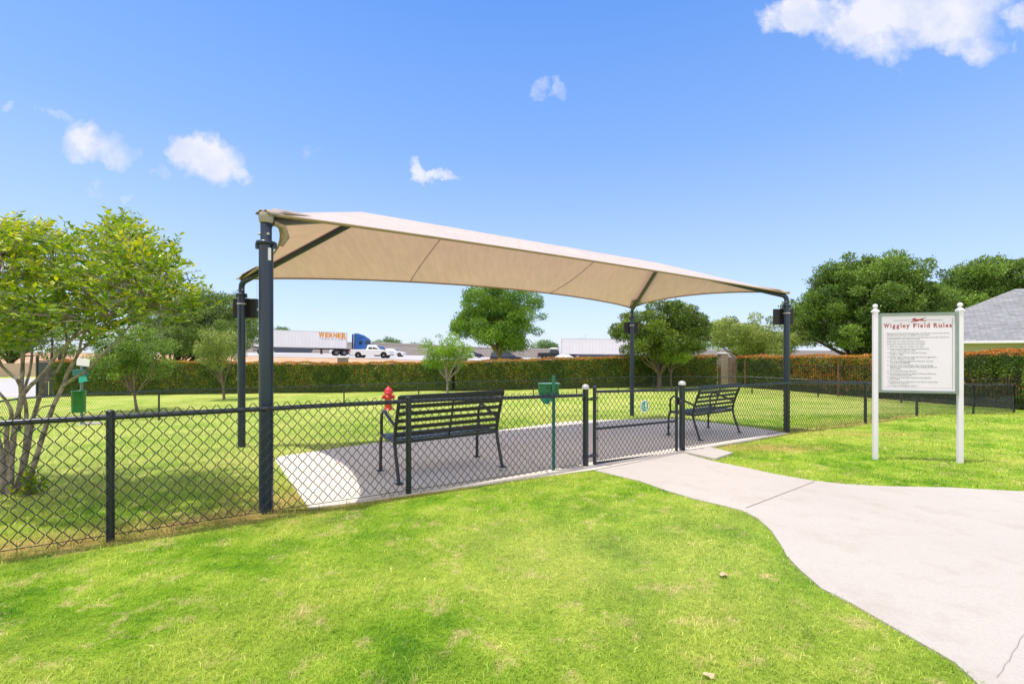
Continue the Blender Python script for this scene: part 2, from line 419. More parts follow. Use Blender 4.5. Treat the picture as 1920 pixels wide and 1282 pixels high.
# ------------------------------------------------------------------ leaves
def leaf_mesh(name, C, D, size, mat, parent, tint, tip=None, wr=.5, fold=.25):
    """C centres, D unit growing directions, size per leaf -> folded rhombus leaves"""
    n = len(C); size = np.broadcast_to(size, (n,))[:, None]
    R = rng.normal(size=(n, 3)); W = np.cross(D, R); W /= np.linalg.norm(W, axis=1)[:, None]+1e-9
    Nn = np.cross(W, D)
    b = C; t = C+D*size; mL = C+D*size*.5-W*size*wr/2+Nn*size*wr*fold; mR = C+D*size*.5+W*size*wr/2+Nn*size*wr*fold
    V = np.stack([b, mR, t, mL], 1).reshape(-1, 3); k = np.arange(n)*4
    T = np.stack([np.stack([k, k+1, k+2], 1), np.stack([k, k+2, k+3], 1)], 1).reshape(-1, 3)
    at = {'tint': ('FACE', np.repeat(np.clip(tint, 0, 1), 2))}
    if tip is not None: at['tip'] = ('FACE', np.repeat(np.clip(tip, 0, 1), 2))
    return mesh_np(name, V, T, mat, parent, at)
def unit(a): return a/(np.linalg.norm(a, axis=1)[:, None]+1e-9)
def crown(name, clumps, per, size, mat, parent, tipfrac=0, flat=.62, up=.45):
    """clumps: array (n,4) of x,y,z,r ; per: leaves per m^2 of clump shell"""
    Cs, Ds, Ti, Tp = [], [], [], []
    for (cx, cy, cz, r) in clumps:
        n = max(12, int(per*4*PI*r*r)); d = unit(rng.normal(size=(n, 3)))
        rad = r*(.55+.45*rng.random(n)**.6)*(1+.25*np.sin(d[:,0]*5+cx*3)*np.sin(d[:,1]*6+cz*4))
        p = np.array([cx, cy, cz])+d*rad[:, None]*np.array([1, 1, flat])
        out = rng.random(n) < .12; p[out] += d[out]*rng.uniform(0, .35, out.sum())[:, None]*r
        Cs.append(p); Ds.append(unit(d*.6+rng.normal(size=(n, 3))*.7+np.array([0, 0, up])))
        ct = rng.uniform(-.26, .26); Ti.append(.48+ct+rng.normal(size=n)*.18+.14*d[:,2]); Tp.append((rng.random(n) < tipfrac)*(d[:,2] > .0)*1.)  # tint paints lit clump tops and light against shaded clumps
    C = np.concatenate(Cs); D = np.concatenate(Ds); n = len(C)
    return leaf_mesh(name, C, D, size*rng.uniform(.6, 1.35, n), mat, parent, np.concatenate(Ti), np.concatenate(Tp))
def envelope(c, rad, n, r, seed, bottom=-.7, power=.5, gap=0):
    g = np.random.default_rng(seed); out = []
    while len(out) < n:
        d = unit(g.normal(size=(1, 3)))[0]; q = d*(g.random()**power)
        if q[2] < bottom: continue
        if gap and math.sin(q[0]*gap+seed)*math.sin(q[2]*gap*1.2+q[1]*3) > .55: continue
        rr = r*g.uniform(.55, 1.45)
        out.append((c[0]+q[0]*(rad[0]-rr*.5), c[1]+q[1]*(rad[1]-rr*.5), c[2]+q[2]*(rad[2]-rr*.5), rr))
    return np.array(out)
def limbs(mb, base, fork, clumps, r0, seed, nb=14, n=6):
    g = random.Random(seed); base = Vector(base); fork = Vector(fork)
    mid = (base+fork)/2+Vector((g.uniform(-1,1), g.uniform(-1,1), 0))*r0*.6
    mb.tube([base-Vector((0,0,.1)), base+Vector((0,0,r0*.8)), mid, fork], [r0*1.5, r0*1.05, r0*.9, r0*.75], 10)
    idx = list(range(len(clumps))); g.shuffle(idx)
    for i in idx[:nb]:
        c = Vector(clumps[i][:3]); L = (c-fork).length
        k = fork.lerp(c, .45)+Vector((g.uniform(-1,1)*.12*L, g.uniform(-1,1)*.12*L, -.06*L+g.uniform(0,.1)*L))
        rr = r0*g.uniform(.28, .5)
        mb.tube([fork-Vector((0,0,r0)), fork.lerp(k, .5)+Vector((0,0,.02*L)), k, c], [rr*1.3, rr, rr*.7, rr*.2], n, cap=False)
def tree(name, label, px, py_or_Z, crown_px, Z, nclump, rcl, leaf, per, mat, bark, seed, group=None, fork=.35, trunk_r=.2, tipfrac=0, bottom=-.7, power=.5, depth=None, nb=14, base=None, gap=0, cat='tree'):
    """crown_px = (x0,y0,x1,y1) silhouette box on the photograph at distance Z"""
    x0, y0, x1, y1 = crown_px
    c = P((x0+x1)/2, (y0+y1)/2, Z); rx = (x1-x0)/2/F0*Z; rz = (y1-y0)/2/F0*Z; ry = depth or rx*.9
    if base is None:
        bx = (px-CX)/F0*Z; base = Vector((bx, Z, float(gz(bx, Z))))
    t = thing(name, label, cat, base, 0, group)
    off = np.array([base.x, base.y, base.z, 0])
    cl = envelope(c, (rx, ry, rz), nclump, rcl, seed, bottom, power, gap)-off
    fk = Vector((0, 0, 0)).lerp(c-base, fork); mb = MB(); limbs(mb, (0,0,0), fk, cl, trunk_r, seed, nb)
    mb.build('trunk', bark, t, recalc=False)
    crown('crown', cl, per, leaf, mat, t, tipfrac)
    return t

ML_green = leaf_mat('leaf_deep_green', (.016,.060,.008), (.28,.42,.065), trans=.22)
ML_fresh = leaf_mat('leaf_fresh_green', (.09,.20,.014), (.36,.52,.06), trans=.4)
ML_cyp = leaf_mat('leaf_cypress_green', (.025,.10,.010), (.30,.47,.055), trans=.28)
ML_olive = leaf_mat('leaf_grey_olive', (.035,.08,.015), (.30,.40,.11), trans=.22)
ML_elm = leaf_mat('leaf_elm_yellow_green', (.08,.14,.025), (.50,.57,.17), trans=.25)
ML_phot = leaf_mat('leaf_photinia', (.035,.10,.010), (.35,.45,.06), tip=(.80,.22,.05), trans=.25, rough=.3)
ML_pt = leaf_mat('leaf_glossy_dark', (.015,.045,.008), (.25,.35,.045), trans=.16, rough=.28)
ML_crepe = leaf_mat('leaf_crepe_myrtle', (.03,.12,.006), (.44,.56,.02), tip=(.72,.64,.02), trans=.36, rough=.35)
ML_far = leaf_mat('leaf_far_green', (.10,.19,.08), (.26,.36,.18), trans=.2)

# trees beyond the hedge
TG = 'trees beyond the hedge'
tree('shade_tree', 'large round dark green tree behind the sign and iron fence, biggest on the right', 1615, 0, (1486,467,1765,690), 40, 230, .9, .19, 62, ML_green, M_darkbark, 3, TG, fork=.22, trunk_r=.45, bottom=-.97, power=.42, nb=20)
tree('shade_tree', 'bushy green tree rising directly behind the grey roofed house', 1850, 0, (1752,482,1985,640), 58, 150, 1.25, .26, 30, ML_green, M_darkbark, 4, TG, trunk_r=.4, power=.4)
tree('elm_tree', 'pale yellow green spreading tree right of the dark photinia tree', 1405, 0, (1318,584,1505,680), 44, 130, .7, .16, 60, ML_elm, M_bark, 5, TG, fork=.25, trunk_r=.25, power=.42)
tree('bald_cypress', 'tall feathery bright green tree under the middle of the canopy edge', 934, 0, (848,512,1030,676), 46, 150, .85, .17, 60, ML_cyp, M_bark, 6, TG, fork=.40, trunk_r=.30, bottom=-.97, power=.5, nb=22, gap=3.2)
tree('live_oak', 'grey green live oak with dark leaning limbs behind the left hedge', 318, 0, (262,535,502,694), 44, 200, .8, .15, 60, ML_olive, M_darkbark, 8, TG, fork=.12, trunk_r=.3, power=.42, nb=18)
tree('shade_tree', 'hazy green tree low behind the yellow green crepe myrtle at far left', 20, 0, (-120,560,160,690), 50, 60, 1.2, .22, 24, ML_green, M_darkbark, 9, TG, trunk_r=.35)
# photinia tree in front of hedge
pt = G(1236, 729)
tree('photinia_tree', 'rounded glossy dark photinia tree with forked trunk before the hedge', 1236, 0, (1146,558,1334,690), pt.y, 150, .46, .125, 150, ML_pt, M_bark, 12, None, fork=.28, trunk_r=.16, power=.42, base=pt, tipfrac=.0, nb=16)
sp = G(1262, 727)
tree('shrub', 'light yellow green suckering shrub at the foot of the photinia tree', 1250, 0, (1212,642,1300,690), pt.y-1.0, 16, .40, .11, 110, ML_fresh, M_bark, 13, None, fork=.5, trunk_r=.05, base=Vector((sp.x-.6, pt.y-.55, sp.z)), nb=8, cat='shrub')
# small trees in the park
st = G(840, 741)
tree('crepe_myrtle', 'small thin crepe myrtle with several pale stems left of the cypress', 840, 0, (782,622,894,706), st.y, 50, .34, .09, 105, ML_fresh, M_crepebark, 14, 'small trees on the lawn', fork=.35, trunk_r=.07, base=st, tipfrac=.0, nb=16, power=.6)
st = G(420, 749)
tree('young_tree', 'slim young tree with a pale upright stem nearest the shorter canopy pole', 420, 0, (370,604,458,710), st.y, 52, .40, .09, 100, ML_elm, M_bark, 15, 'small trees on the lawn', fork=.3, trunk_r=.07, base=st, nb=12)
st = G(257, 772)
tree('young_tree', 'bushy young green tree right of the far waste bin', 262, 0, (166,608,318,728), st.y, 95, .34, .075, 150, ML_green, M_bark, 16, 'small trees on the lawn', fork=.3, trunk_r=.06, base=st, nb=14)
# distant trees
DG = 'distant trees on the skyline'
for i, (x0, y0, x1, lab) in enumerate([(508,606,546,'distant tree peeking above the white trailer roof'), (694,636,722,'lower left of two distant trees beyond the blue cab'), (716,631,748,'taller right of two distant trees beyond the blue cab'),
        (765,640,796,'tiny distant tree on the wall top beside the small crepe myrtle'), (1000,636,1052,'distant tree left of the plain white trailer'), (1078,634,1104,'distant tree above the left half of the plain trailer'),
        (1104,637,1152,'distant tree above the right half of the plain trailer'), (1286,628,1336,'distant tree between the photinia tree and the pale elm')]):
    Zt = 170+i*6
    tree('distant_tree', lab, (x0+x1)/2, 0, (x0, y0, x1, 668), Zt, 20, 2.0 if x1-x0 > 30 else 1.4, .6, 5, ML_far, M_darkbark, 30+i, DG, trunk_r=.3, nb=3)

# ------------------------------------------------------------------ big crepe myrtle at the left
def crepe():
    b0 = G(20, 926)
    t = thing('crepe_myrtle', 'large multi-stemmed crepe myrtle with yellow green leaves at far left', 'tree', b0)
    q = lambda px, py, Z: P(px, py, Z)-b0
    W = MB(); Zb = b0.y
    stems = [
     ([(8,935,Zb),(0,850,Zb-.05),(-12,790,Zb-.1),(-30,700,Zb-.2),(-60,600,Zb-.2),(-95,520,Zb-.3)], .034),
     ([(14,935,Zb),(14,860,Zb),(12,810,Zb),(22,778,Zb-.05),(12,752,Zb-.1),(-2,735,Zb-.12),(-30,690,Zb-.2),(-50,600,Zb-.1)], .026),
     ([(18,935,Zb),(22,850,Zb+.02),(30,790,Zb+.05),(41,742,Zb+.05),(34,713,Zb),(21,703,Zb),(0,682,Zb-.05),(-30,640,Zb-.1),(-60,560,Zb)], .030),
     ([(41,745,Zb+.05),(40,720,Zb+.05),(42,696,Zb+.1),(44,654,Zb+.1),(52,615,Zb+.15),(66,590,Zb+.2),(60,520,Zb+.2),(50,450,Zb+.2)], .024),
     ([(41,742,Zb+.05),(56,724,Zb),(79,702,Zb),(105,668,Zb),(126,644,Zb),(160,600,Zb),(175,540,Zb+.1),(190,470,Zb+.1)], .022),
     ([(24,935,Zb+.05),(40,880,Zb+.1),(49,820,Zb+.1),(49,766,Zb+.1),(45,735,Zb+.1),(57,690,Zb+.2),(58,640,Zb+.3),(30,560,Zb+.4),(20,470,Zb+.4)], .024),
     ([(36,925,Zb+.1),(50,850,Zb+.15),(60,794,Zb+.2),(70,759,Zb+.2),(79,727,Zb+.2),(87,713,Zb+.2),(96,705,Zb+.25),(110,690,Zb+.3),(125,650,Zb+.3),(118,570,Zb+.4),(120,480,Zb+.4)], .026),
     ([(46,915,Zb+.1),(62,877,Zb+.1),(83,808,Zb+.1),(101,759,Zb+.1),(118,724,Zb+.1),(126,700,Zb+.1),(147,662,Zb+.1),(158,625,Zb+.1),(205,560,Zb+.2),(235,490,Zb+.2)], .028),
     ([(118,724,Zb+.1),(140,708,Zb),(166,693,Zb-.05),(190,665,Zb-.1),(219,640,Zb-.1),(250,602,Zb-.1),(285,560,Zb-.1)], .017),
     ([(87,713,Zb+.2),(96,676,Zb+.3),(98,640,Zb+.3),(96,600,Zb+.4),(110,540,Zb+.5)], .016),
     ([(101,759,Zb+.1),(78,764,Zb),(70,775,Zb)], .010),
     ([(126,644,Zb),(150,625,Zb-.1),(185,603,Zb-.15),(215,590,Zb-.2),(260,560,Zb-.2),(300,520,Zb-.2)], .014),
     ([(147,662,Zb+.1),(180,630,Zb+.2),(205,600,Zb+.3),(220,540,Zb+.4)], .012),
     ([(52,615,Zb+.15),(75,590,Zb),(95,560,Zb-.1),(100,500,Zb-.2)], .013),
     ([(0,682,Zb-.05),(-20,620,Zb-.2),(-10,560,Zb-.3),(5,480,Zb-.4)], .014),
    ]
    ends = []
    for pts, r in stems:
        v = [q(*p) for p in pts]
        # resample smoothly
        w = []
        for i in range(len(v)-1):
            p0, p1, p2, p3 = v[max(i-1,0)], v[i], v[i+1], v[min(i+2,len(v)-1)]
            for k in range(4):
                s = k/4; w.append(.5*((2*p1)+(p2-p0)*s+(2*p0-5*p1+4*p2-p3)*s*s+(3*p1-3*p2+p0*1-p0*2+p3)*0+(-p0+3*p1-3*p2+p3)*s**3))
        w.append(v[-1]); m_ = len(w)
        W.tube(w, [r*.86*(1.3 if i == 0 else 1)*(1-.75*i/(m_-1))*(1+.10*math.sin(i*2.3+r*99)) for i in range(m_)], 8, cap=False)
        ends += [(w[k], (w[min(k+1, m_-1)]-w[k-1]).normalized()) for k in range(m_//2, m_)]
    # twigs with leaves
    g = random.Random(5); C = []; D = []; T = []; Tp = []
    def blob(px, py, Z): return q(px, py, Z)
    anchors = []
    rows = [(-140,470,90),(-60,440,80),(10,455,60),(50,450,50),(95,470,60),(60,500,90),(130,520,80),(200,470,60),(240,455,45),(262,470,38),(190,500,80),(250,510,60),(300,505,45),
            (325,500,25),(275,545,60),(310,560,60),(345,570,40),(235,560,80),(170,560,90),(100,560,90),(30,550,90),(-50,540,100),(-130,560,110),(20,605,60),(90,600,45),(150,605,50),(220,595,60),(275,595,45),
            (322,592,28),(175,640,30),(60,640,25),(-40,620,70),(0,500,80),(-100,640,60),(25,655,30),(-20,450,60),(200,462,50),(255,480,45),(30,445,40)]
    for (x, y, r) in rows:
        nn = int((r/30)**1.5*7.4)
        for _ in range(nn):
            a = g.uniform(0, 2*PI); rr = r*math.sqrt(g.random())
            anchors.append((x+rr*math.cos(a), y+rr*math.sin(a)*.72, Zb+max(-1.0, min(1.3, g.gauss(.05, .55)))))
    bunches = []
    for (x, y, Z) in anchors:
        for _ in range(g.choice((1, 2, 3, 3, 4))): bunches.append((x+g.gauss(0, 2.5), y+g.gauss(0, 2.5), Z+g.gauss(0, .02)))
    for (x, y, Z) in bunches:
        if y < 425: continue
        p = blob(x, y, Z); e = min(ends, key=lambda s: (s[0]-p).length_squared)
        dirv = (p-e[0]); 
        dv = Vector((g.gauss(.12, .5), g.gauss(0, .5), g.uniform(.05, .9))).normalized()
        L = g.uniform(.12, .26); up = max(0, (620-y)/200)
        pts = [p, p+dv*L*.5+Vector((0,0,.01)), p+dv*L+Vector((0,0,-.015))]
        W.tube(pts, [.0024, .0016, .001], 3, cap=False)
        if g.random() < .22: W.tube([e[0], e[0].lerp(p, .5)+Vector((0,0,-.03)), p], [.006, .004, .0026], 4, cap=False)
        n = int(L/.017); side = Vector((dv.y, -dv.x, 0)); 
        if side.length < .1: side = Vector((1,0,0))
        side.normalize(); yel = g.random() < .05+.16*up
        for k in range(n):
            s = k/n; c = pts[0].lerp(pts[2], s); sg = 1 if k % 2 else -1
            d = (side*sg*.9+dv*.55+Vector((g.gauss(0,.3), g.gauss(0,.3), g.gauss(.1,.3)))).normalized()
            C.append(c[:]); D.append(d[:]); T.append(.30+.33*up+g.gauss(0, .24)); Tp.append((g.uniform(.3,1) if yel and s > .3 else 0)+(.25 if s > .8 else 0))  # tint rises with height: shade under the crown put into leaf colour
    W.build('trunk', M_crepebark, t, recalc=False)
    C = np.array(C); D = np.array(D)
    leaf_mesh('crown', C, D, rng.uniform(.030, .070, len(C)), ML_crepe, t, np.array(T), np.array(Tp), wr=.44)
    # shoots at the foot
    s0 = P(52, 905, Zb-.05); s0.z = float(gz(s0.x, s0.y))
    s = thing('sucker_shoots', 'small leafy green shoots at the foot of the large crepe myrtle', 'shrub', s0)
    C = []; D = []; W = MB()
    for k in range(26):
        a = g.uniform(0, 2*PI); r = abs(g.gauss(0, .07)); h = g.uniform(.06, .30)
        p0 = Vector((r*math.cos(a), r*math.sin(a), 0)); p1 = p0+Vector((g.uniform(-.06,.08), g.uniform(-.05,.05), h))
        W.tube([p0, p0.lerp(p1,.5), p1], [.003,.002,.001], 3, cap=False)
        for j in range(10):
            c = p0.lerp(p1, g.uniform(.1, 1)); C.append(c[:]); D.append(Vector((g.gauss(0,1), g.gauss(0,1), g.uniform(-.1,.9))).normalized()[:])
    W.build('stem', M_bark, s, recalc=False); C = np.array(C); D = np.array(D)
    leaf_mesh('leaves', C, D, rng.uniform(.03,.055,len(C)), ML_crepe, s, rng.uniform(.2,.8,len(C)), (rng.random(len(C)) < .1)*.6, wr=.55)
crepe()

# ------------------------------------------------------------------ hedges
def hedge(name, label, path, tops, width, seed, red_top, red_side, dens=560, leaf=.085, sparse=.25):
    """path: plan points; tops: absolute z of the top at each point"""
    g = np.random.default_rng(seed); b = Vector((path[0][0], path[0][1], float(gz(*path[0]))))
    t = thing(name, label, 'hedge', b)
    C = []; Nn = []; H = []; core = MB()
    for i in range(len(path)-1):
        p0, p1 = np.array(path[i]), np.array(path[i+1]); L = np.linalg.norm(p1-p0); d = (p1-p0)/L; nr = np.array([d[1], -d[0]])
        z0a, z0b = float(gz(*p0)), float(gz(*p1)); z1a, z1b = tops[i], tops[i+1]
        for side in (0, 1, 2, 3):
            if side < 2: n = int(L*((z1a+z1b-z0a-z0b)/2)*dens*(1 if side == 0 else .35))
            elif side == 2: n = int(L*width*dens)
            else: n = int(width*(z1a-z0a)*dens)
            s = g.random(n); zz0 = z0a+(z0b-z0a)*s; zz1 = z1a+(z1b-z1a)*s
            if side < 2:
                h = g.random(n)**.85; keep = (h > .16) | (g.random(n) < sparse); s, h, zz0, zz1 = s[keep], h[keep], zz0[keep], zz1[keep]; n = len(s)
                sg = 1 if side == 0 else -1
                bulge = .08*np.sin(s*L*1.3+seed)+.07*np.sin(s*L*5.1)*np.sin(h*9)+.03*np.sin(s*L*11+h*14)
                xy = p0+np.outer(s*L, d)+np.outer(sg*(width/2+bulge+g.normal(size=n)*.035-(h < .2)*.12), nr)
                z = zz0+(zz1-zz0)*h+.0; nn = np.tile(np.array([nr[0]*sg, nr[1]*sg, .25]), (n, 1))
            elif side == 2:
                xy = p0+np.outer(s*L, d)+np.outer((g.random(n)-.5)*width*1.04, nr); h = np.ones(n)
                z = zz1+g.normal(size=n)*.025+.035*np.sin(s*L*1.7+seed)+.03*np.sin(s*L*5.3+xy[:,1]*2); nn = np.tile([0, 0, 1.], (n, 1))
            else:
                e, sg, za, zb = (p0, -1, z0a, z1a) if i == 0 else (p1, 1, z0b, z1b)
                if 0 < i < len(path)-2: continue
                h = g.random(n); xy = e+np.outer(sg*(g.normal(size=n)*.04+.03), d)+np.outer((g.random(n)-.5)*width, nr); z = za+(zb-za)*h; nn = np.tile([d[0]*sg, d[1]*sg, .2], (n, 1))
            C.append(np.column_stack([xy, z])-np.array(b)); Nn.append(nn); H.append(h)
        q = [p0+nr*width*.40, p1+nr*width*.40, p1-nr*width*.40, p0-nr*width*.40]; zb_ = [z0a+.07, z0b+.07, z0b+.07, z0a+.07]; zt = [z1a-.06, z1b-.06, z1b-.06, z1a-.06]
        vs = [(a[0]-b.x, a[1]-b.y, z-b.z) for a, z in zip(q, zb_)]+[(a[0]-b.x, a[1]-b.y, z-b.z) for a, z in zip(q, zt)]
        core.add(vs, [(0,1,2,3),(4,5,6,7),(0,1,5,4),(1,2,6,5),(2,3,7,6),(3,0,4,7)])
        ns = int(L/.45)
        for k in range(ns):
            a = p0+d*(k+g.random())*L/ns; zz = float(gz(*a))-b.z
            core.tube([(a[0]-b.x+g.normal()*.1, a[1]-b.y-.1, zz-.05), (a[0]-b.x, a[1]-b.y, zz+.3)], .025, 5)
    core.build('inner_branches', pm('hedge_inner_twigs', (.06,.085,.02), .95, 0, .5, 9, col2=(.025,.04,.01)), t)
    C = np.concatenate(C); Nn = np.concatenate(Nn); H = np.concatenate(H); n = len(C)
    D = unit(Nn*.7+g.normal(size=(n, 3))*.75)
    wave = np.sin(C[:,0]*1.3+seed)*np.sin(C[:,0]*.43+1)+.5*np.sin(C[:,0]*3.1+C[:,2]*2.7)
    pr = np.where(H > .985, red_top, np.where(H > .93, red_top*.75, red_side*np.clip(.5+wave, 0, 1.6)))
    tip = (g.random(n) < pr)*g.uniform(.35, 1, n)
    blot = np.sin(C[:,0]*2.2+C[:,2]*3.1+seed)*np.sin(C[:,0]*5.7-C[:,2]*4.3); tint = .40+.18*wave+.16*blot+g.normal(size=n)*.24
    leaf_mesh('leaves', C, D, leaf*g.uniform(.6, 1.3, n), ML_phot, t, tint, tip, wr=.5)
    return t
hz = lambda py, Z: EYE-(py-HY)/F0*Z
def gp(px, py): p = G(px, py); return (p.x, p.y)
def back(pts, w): # push hedge axis behind its front face
    out = []
    for i, p in enumerate(pts):
        a = np.array(pts[max(i-1,0)]); c = np.array(pts[min(i+1,len(pts)-1)]); d = (c-a)/np.linalg.norm(c-a); nr = np.array([-d[1], d[0]])
        out.append(tuple(np.array(p)+nr*w/2))
    return out
h1f = [gp(100,744), gp(300,740), gp(480,737.5), gp(645,736), gp(850,733.5), gp(1100,728), gp(1346,724)]
h1 = back(h1f, 1.0)
t1 = [hz(y, p[1]) for y, p in zip((676,677,680,681.5,679,671,667), h1)]
hedge('hedge', 'long clipped photinia hedge with reddish top along the highway', h1, t1, 1.0, 3, .65, .12)
IF = [gp(1374,725.5), gp(1470,733), gp(1563,741.5), gp(1680,751), gp(1785,760)]
h2f = [(x+.38, y+.3) for x, y in IF]
h2 = back(h2f, 1.0); t2 = [hz(y, p[1]) for y, p in zip((668.5,668,668,667,665), h2)]
hedge('hedge', 'red tipped hedge behind the iron fence beyond the bench', h2, t2, 1.0, 5, .85, .40)
IF2 = [gp(1788,760.5), gp(1860,765), gp(1920,770), gp(2040,785)]
h3f = [(x+.38, y+.25) for x, y in IF2]
h3 = back(h3f, 1.2); t3 = [hz(y, p[1]) for y, p in zip((663,660,657,655), h3)]
hedge('hedge', 'bright orange red hedge on the right below the grey roof', h3, t3, 1.2, 6, .97, .62, dens=520)

# stone columns
M_stone = pm('tan_stone_block', (.40,.32,.26), .9, 0, .2, 4, bump=.4, bscale=20, col2=(.33,.25,.20))
M_capst = pm('pale_cast_stone', (.55,.52,.48), .8)
def column(x, y, ztop, w, label):
    z = float(gz(x, y)); t = thing('stone_column', label, 'column', (x, y, z), .1, 'stone columns in the hedge line')
    h = ztop-z; nb = 9; s = MB()
    for k in range(nb): s.box((0, 0, (k+.5)*(h-.12)/nb), (w, w, (h-.12)/nb-.012))
    s.box((0, 0, (h-.12)/2), (w-.03, w-.03, h-.13)); s.build('shaft', M_stone, t, bevel=.008)
    c = MB(); c.box((0, 0, h-.09), (w+.16, w+.16, .07)); c.box((0, 0, h-.025), (w+.1, w+.1, .06), taper=.35); c.build('cap', M_capst, t, bevel=.01)
c1 = G(643,735.7); c2 = G(868,733.2); c3 = G(1356,724)
column(c1.x*1.05, c1.y*1.05, hz(668, c1.y*1.05), .6, 'grey brown stone column in the hedge below the blue truck cab')
column(c2.x*1.05, c2.y*1.05, hz(669, c2.y*1.05), .6, 'stone column showing only its top left of the cypress trunk')
column(c3.x+.1, c3.y+.3, hz(660.5, c3.y), .52, 'tall tan stone column standing between the two hedges')
# brown wall behind second hedge
s = MB(); a = Vector((c3.x+.6,c3.y+1.6,0)); bq = Vector((c3.x+11,c3.y-3.0,0)); zt = hz(664.5, 33.5)
s.bar(Vector((a.x,a.y,(zt-1.2)/2-.2)), Vector((bq.x,bq.y,(zt-1.2)/2-.2)), .2, zt+1.2); o = s.build('boundary_wall', pm('brown_brick_wall', (.20,.15,.12), .9, 0, .3, 3), None)
tag(o, 'low brown boundary wall behind the red tipped hedge', 'wall')
# iron fence before second hedge
M_iron = pm('brown_black_iron', (.03,.024,.022), .6, 0, .3, 10)
M_rust = pm('rusty_steel_post', (.22,.10,.06), .8, 0, .4, 14)
def iron_fence(path, label, h, rust):
    b = Vector((path[0][0], path[0][1], float(gz(*path[0])))); t = thing('iron_fence', label, 'fence', b, 0, 'iron fences before the hedge')
    pk = MB(); rl = MB()
    for i in range(len(path)-1):
        p0, p1 = Vector((*path[i], 0)), Vector((*path[i+1], 0)); L = (p1-p0).length; n = int(L/.13)
        for k in range(n):
            q = p0.lerp(p1, k/n); z = float(gz(q.x, q.y)); pk.bar((q.x-b.x, q.y-b.y, z+.04-b.z), (q.x-b.x, q.y-b.y, z+h-b.z), .016, .016, (1,0,0))
        za, zb = float(gz(p0.x, p0.y)), float(gz(p1.x, p1.y))
        for f in (.14, h-.16): rl.bar((p0.x-b.x, p0.y-b.y, za+f-b.z), (p1.x-b.x, p1.y-b.y, zb+f-b.z), .03, .035)
    pk.build('pickets', M_iron, t); rl.build('rail', M_iron, t)
    for (x, y) in rust:
        z = float(gz(x, y)); m_ = MB(); m_.bar((x-b.x, y-b.y, z-b.z-.05), (x-b.x, y-b.y, z+h+.1-b.z), .07, .07, (1,0,0)); m_.build('post', M_rust, t, bevel=.004)
iron_fence(IF, 'dark iron picket fence with rusty posts before the red tipped hedge', 1.75, [gp(1376,726), gp(1397,727.5), gp(1572,742.5), gp(1690,752)])
iron_fence(IF2, 'black iron picket fence below the orange red hedge at the right edge', 1.35, [])

# ------------------------------------------------------------------ chain link fences
def tube_np(segsA, segsB, r, n=4):
    A = np.array(segsA, float); B = np.array(segsB, float); D = unit(B-A)
    ref = np.where(np.abs(D[:, 2:3]) < .9, np.array([[0,0,1.]]), np.array([[1.,0,0]])); U = unit(np.cross(D, ref)); W = np.cross(D, U)
    k = np.arange(n)*2*PI/n+PI/4
    ring = (U[:, None, :]*np.cos(k)[None, :, None]+W[:, None, :]*np.sin(k)[None, :, None])*r
    V = np.concatenate([A[:, None, :]+ring, B[:, None, :]+ring], 1).reshape(-1, 3)
    base = (np.arange(len(A))*2*n)[:, None]; q = []
    for j in range(n): q.append(np.stack([base[:,0]+j, base[:,0]+(j+1)%n, base[:,0]+n+(j+1)%n, base[:,0]+n+j], 1))
    return V, np.concatenate(q)
def link_mesh(path, bots, tops, s=.079, hd=.09, r=.0024, n=4, knot=True, over=.035, parent=None, origin=Vector(), flat=False):
    """path plan points, bots/tops absolute z; every wire zigzags between neighbours"""
    P_ = [np.array(p, float) for p in path]; cum = [0]
    for a, b in zip(P_[:-1], P_[1:]): cum.append(cum[-1]+np.linalg.norm(b-a))
    L = cum[-1]; cum = np.array(cum); PX = np.array(P_)
    f = lambda t: np.stack([np.interp(t, cum, PX[:,0]), np.interp(t, cum, PX[:,1])], -1)
    ft = lambda t: np.interp(t, cum, tops); fb = lambda t: np.interp(t, cum, bots)
    nw = int(L/(s/2)); SA, SB = [], []
    for i in range(nw):
        t0, t1_ = i*s/2, (i+1)*s/2
        zt, zb = ft(t0)+over, fb(t0)
        m_ = int((zt-zb)/(hd/2)); js = np.arange(m_+1); par = (js+i) % 2
        # knots: even wires meet at parity so that tops loop in pairs
        t = np.where(par == 0, t0+s*.04, t1_-s*.04); z = ft(t)+over-js*hd/2-(hd/2 if False else 0)
        xy = f(t); wob = .0016*np.where((js % 2) == 0, 1, -1)
        d = f(t1_)-f(t0); nr = np.array([d[1], -d[0]])/np.linalg.norm(d); xy = xy+nr[None, :]*wob[:, None]
        pts = np.column_stack([xy, z])
        if i % 2 == 1: pts = pts[:]        # neighbour starts a half step on the shared knot
        SA.append(pts[:-1]); SB.append(pts[1:])
    SA = np.concatenate(SA)-np.array(origin); SB = np.concatenate(SB)-np.array(origin)
    V, Q = tube_np(SA, SB, r, n)
    return mesh_np('chain_link_mesh', V, Q, M_blk, parent)
def interp_path(pts, t): pass
def post_obj(parent, b, x, y, ztop, r, zb=None, cap=None, mat=None, mount=True):
    z0 = float(gz(x, y))-.05 if zb is None else zb
    m_ = MB(); m_.tube([(x-b.x, y-b.y, z0-b.z), (x-b.x, y-b.y, ztop-b.z)], r, 12)
    if cap is None: m_.sphere((x-b.x, y-b.y, ztop-b.z), r*1.08, 12, 6, (1,1,.55))
    for f in (.25, .8):
        if r > .025: m_.tube([(x-b.x, y-b.y, z0+.05+(ztop-z0)*f-b.z), (x-b.x, y-b.y, z0+.065+(ztop-z0)*f-b.z)], r*1.08, 12)
    o = m_.build('post', mat or M_steel, parent, recalc=False)
    if cap is not None:
        c = MB(); c.lathe([(r*1.22,-.022),(r*1.25,.004),(r*1.05,.022),(r*.6,.034),(.001,.038)], (x-b.x, y-b.y, ztop-b.z), 14); c.build('post_cap', M_cap, o)
    return o
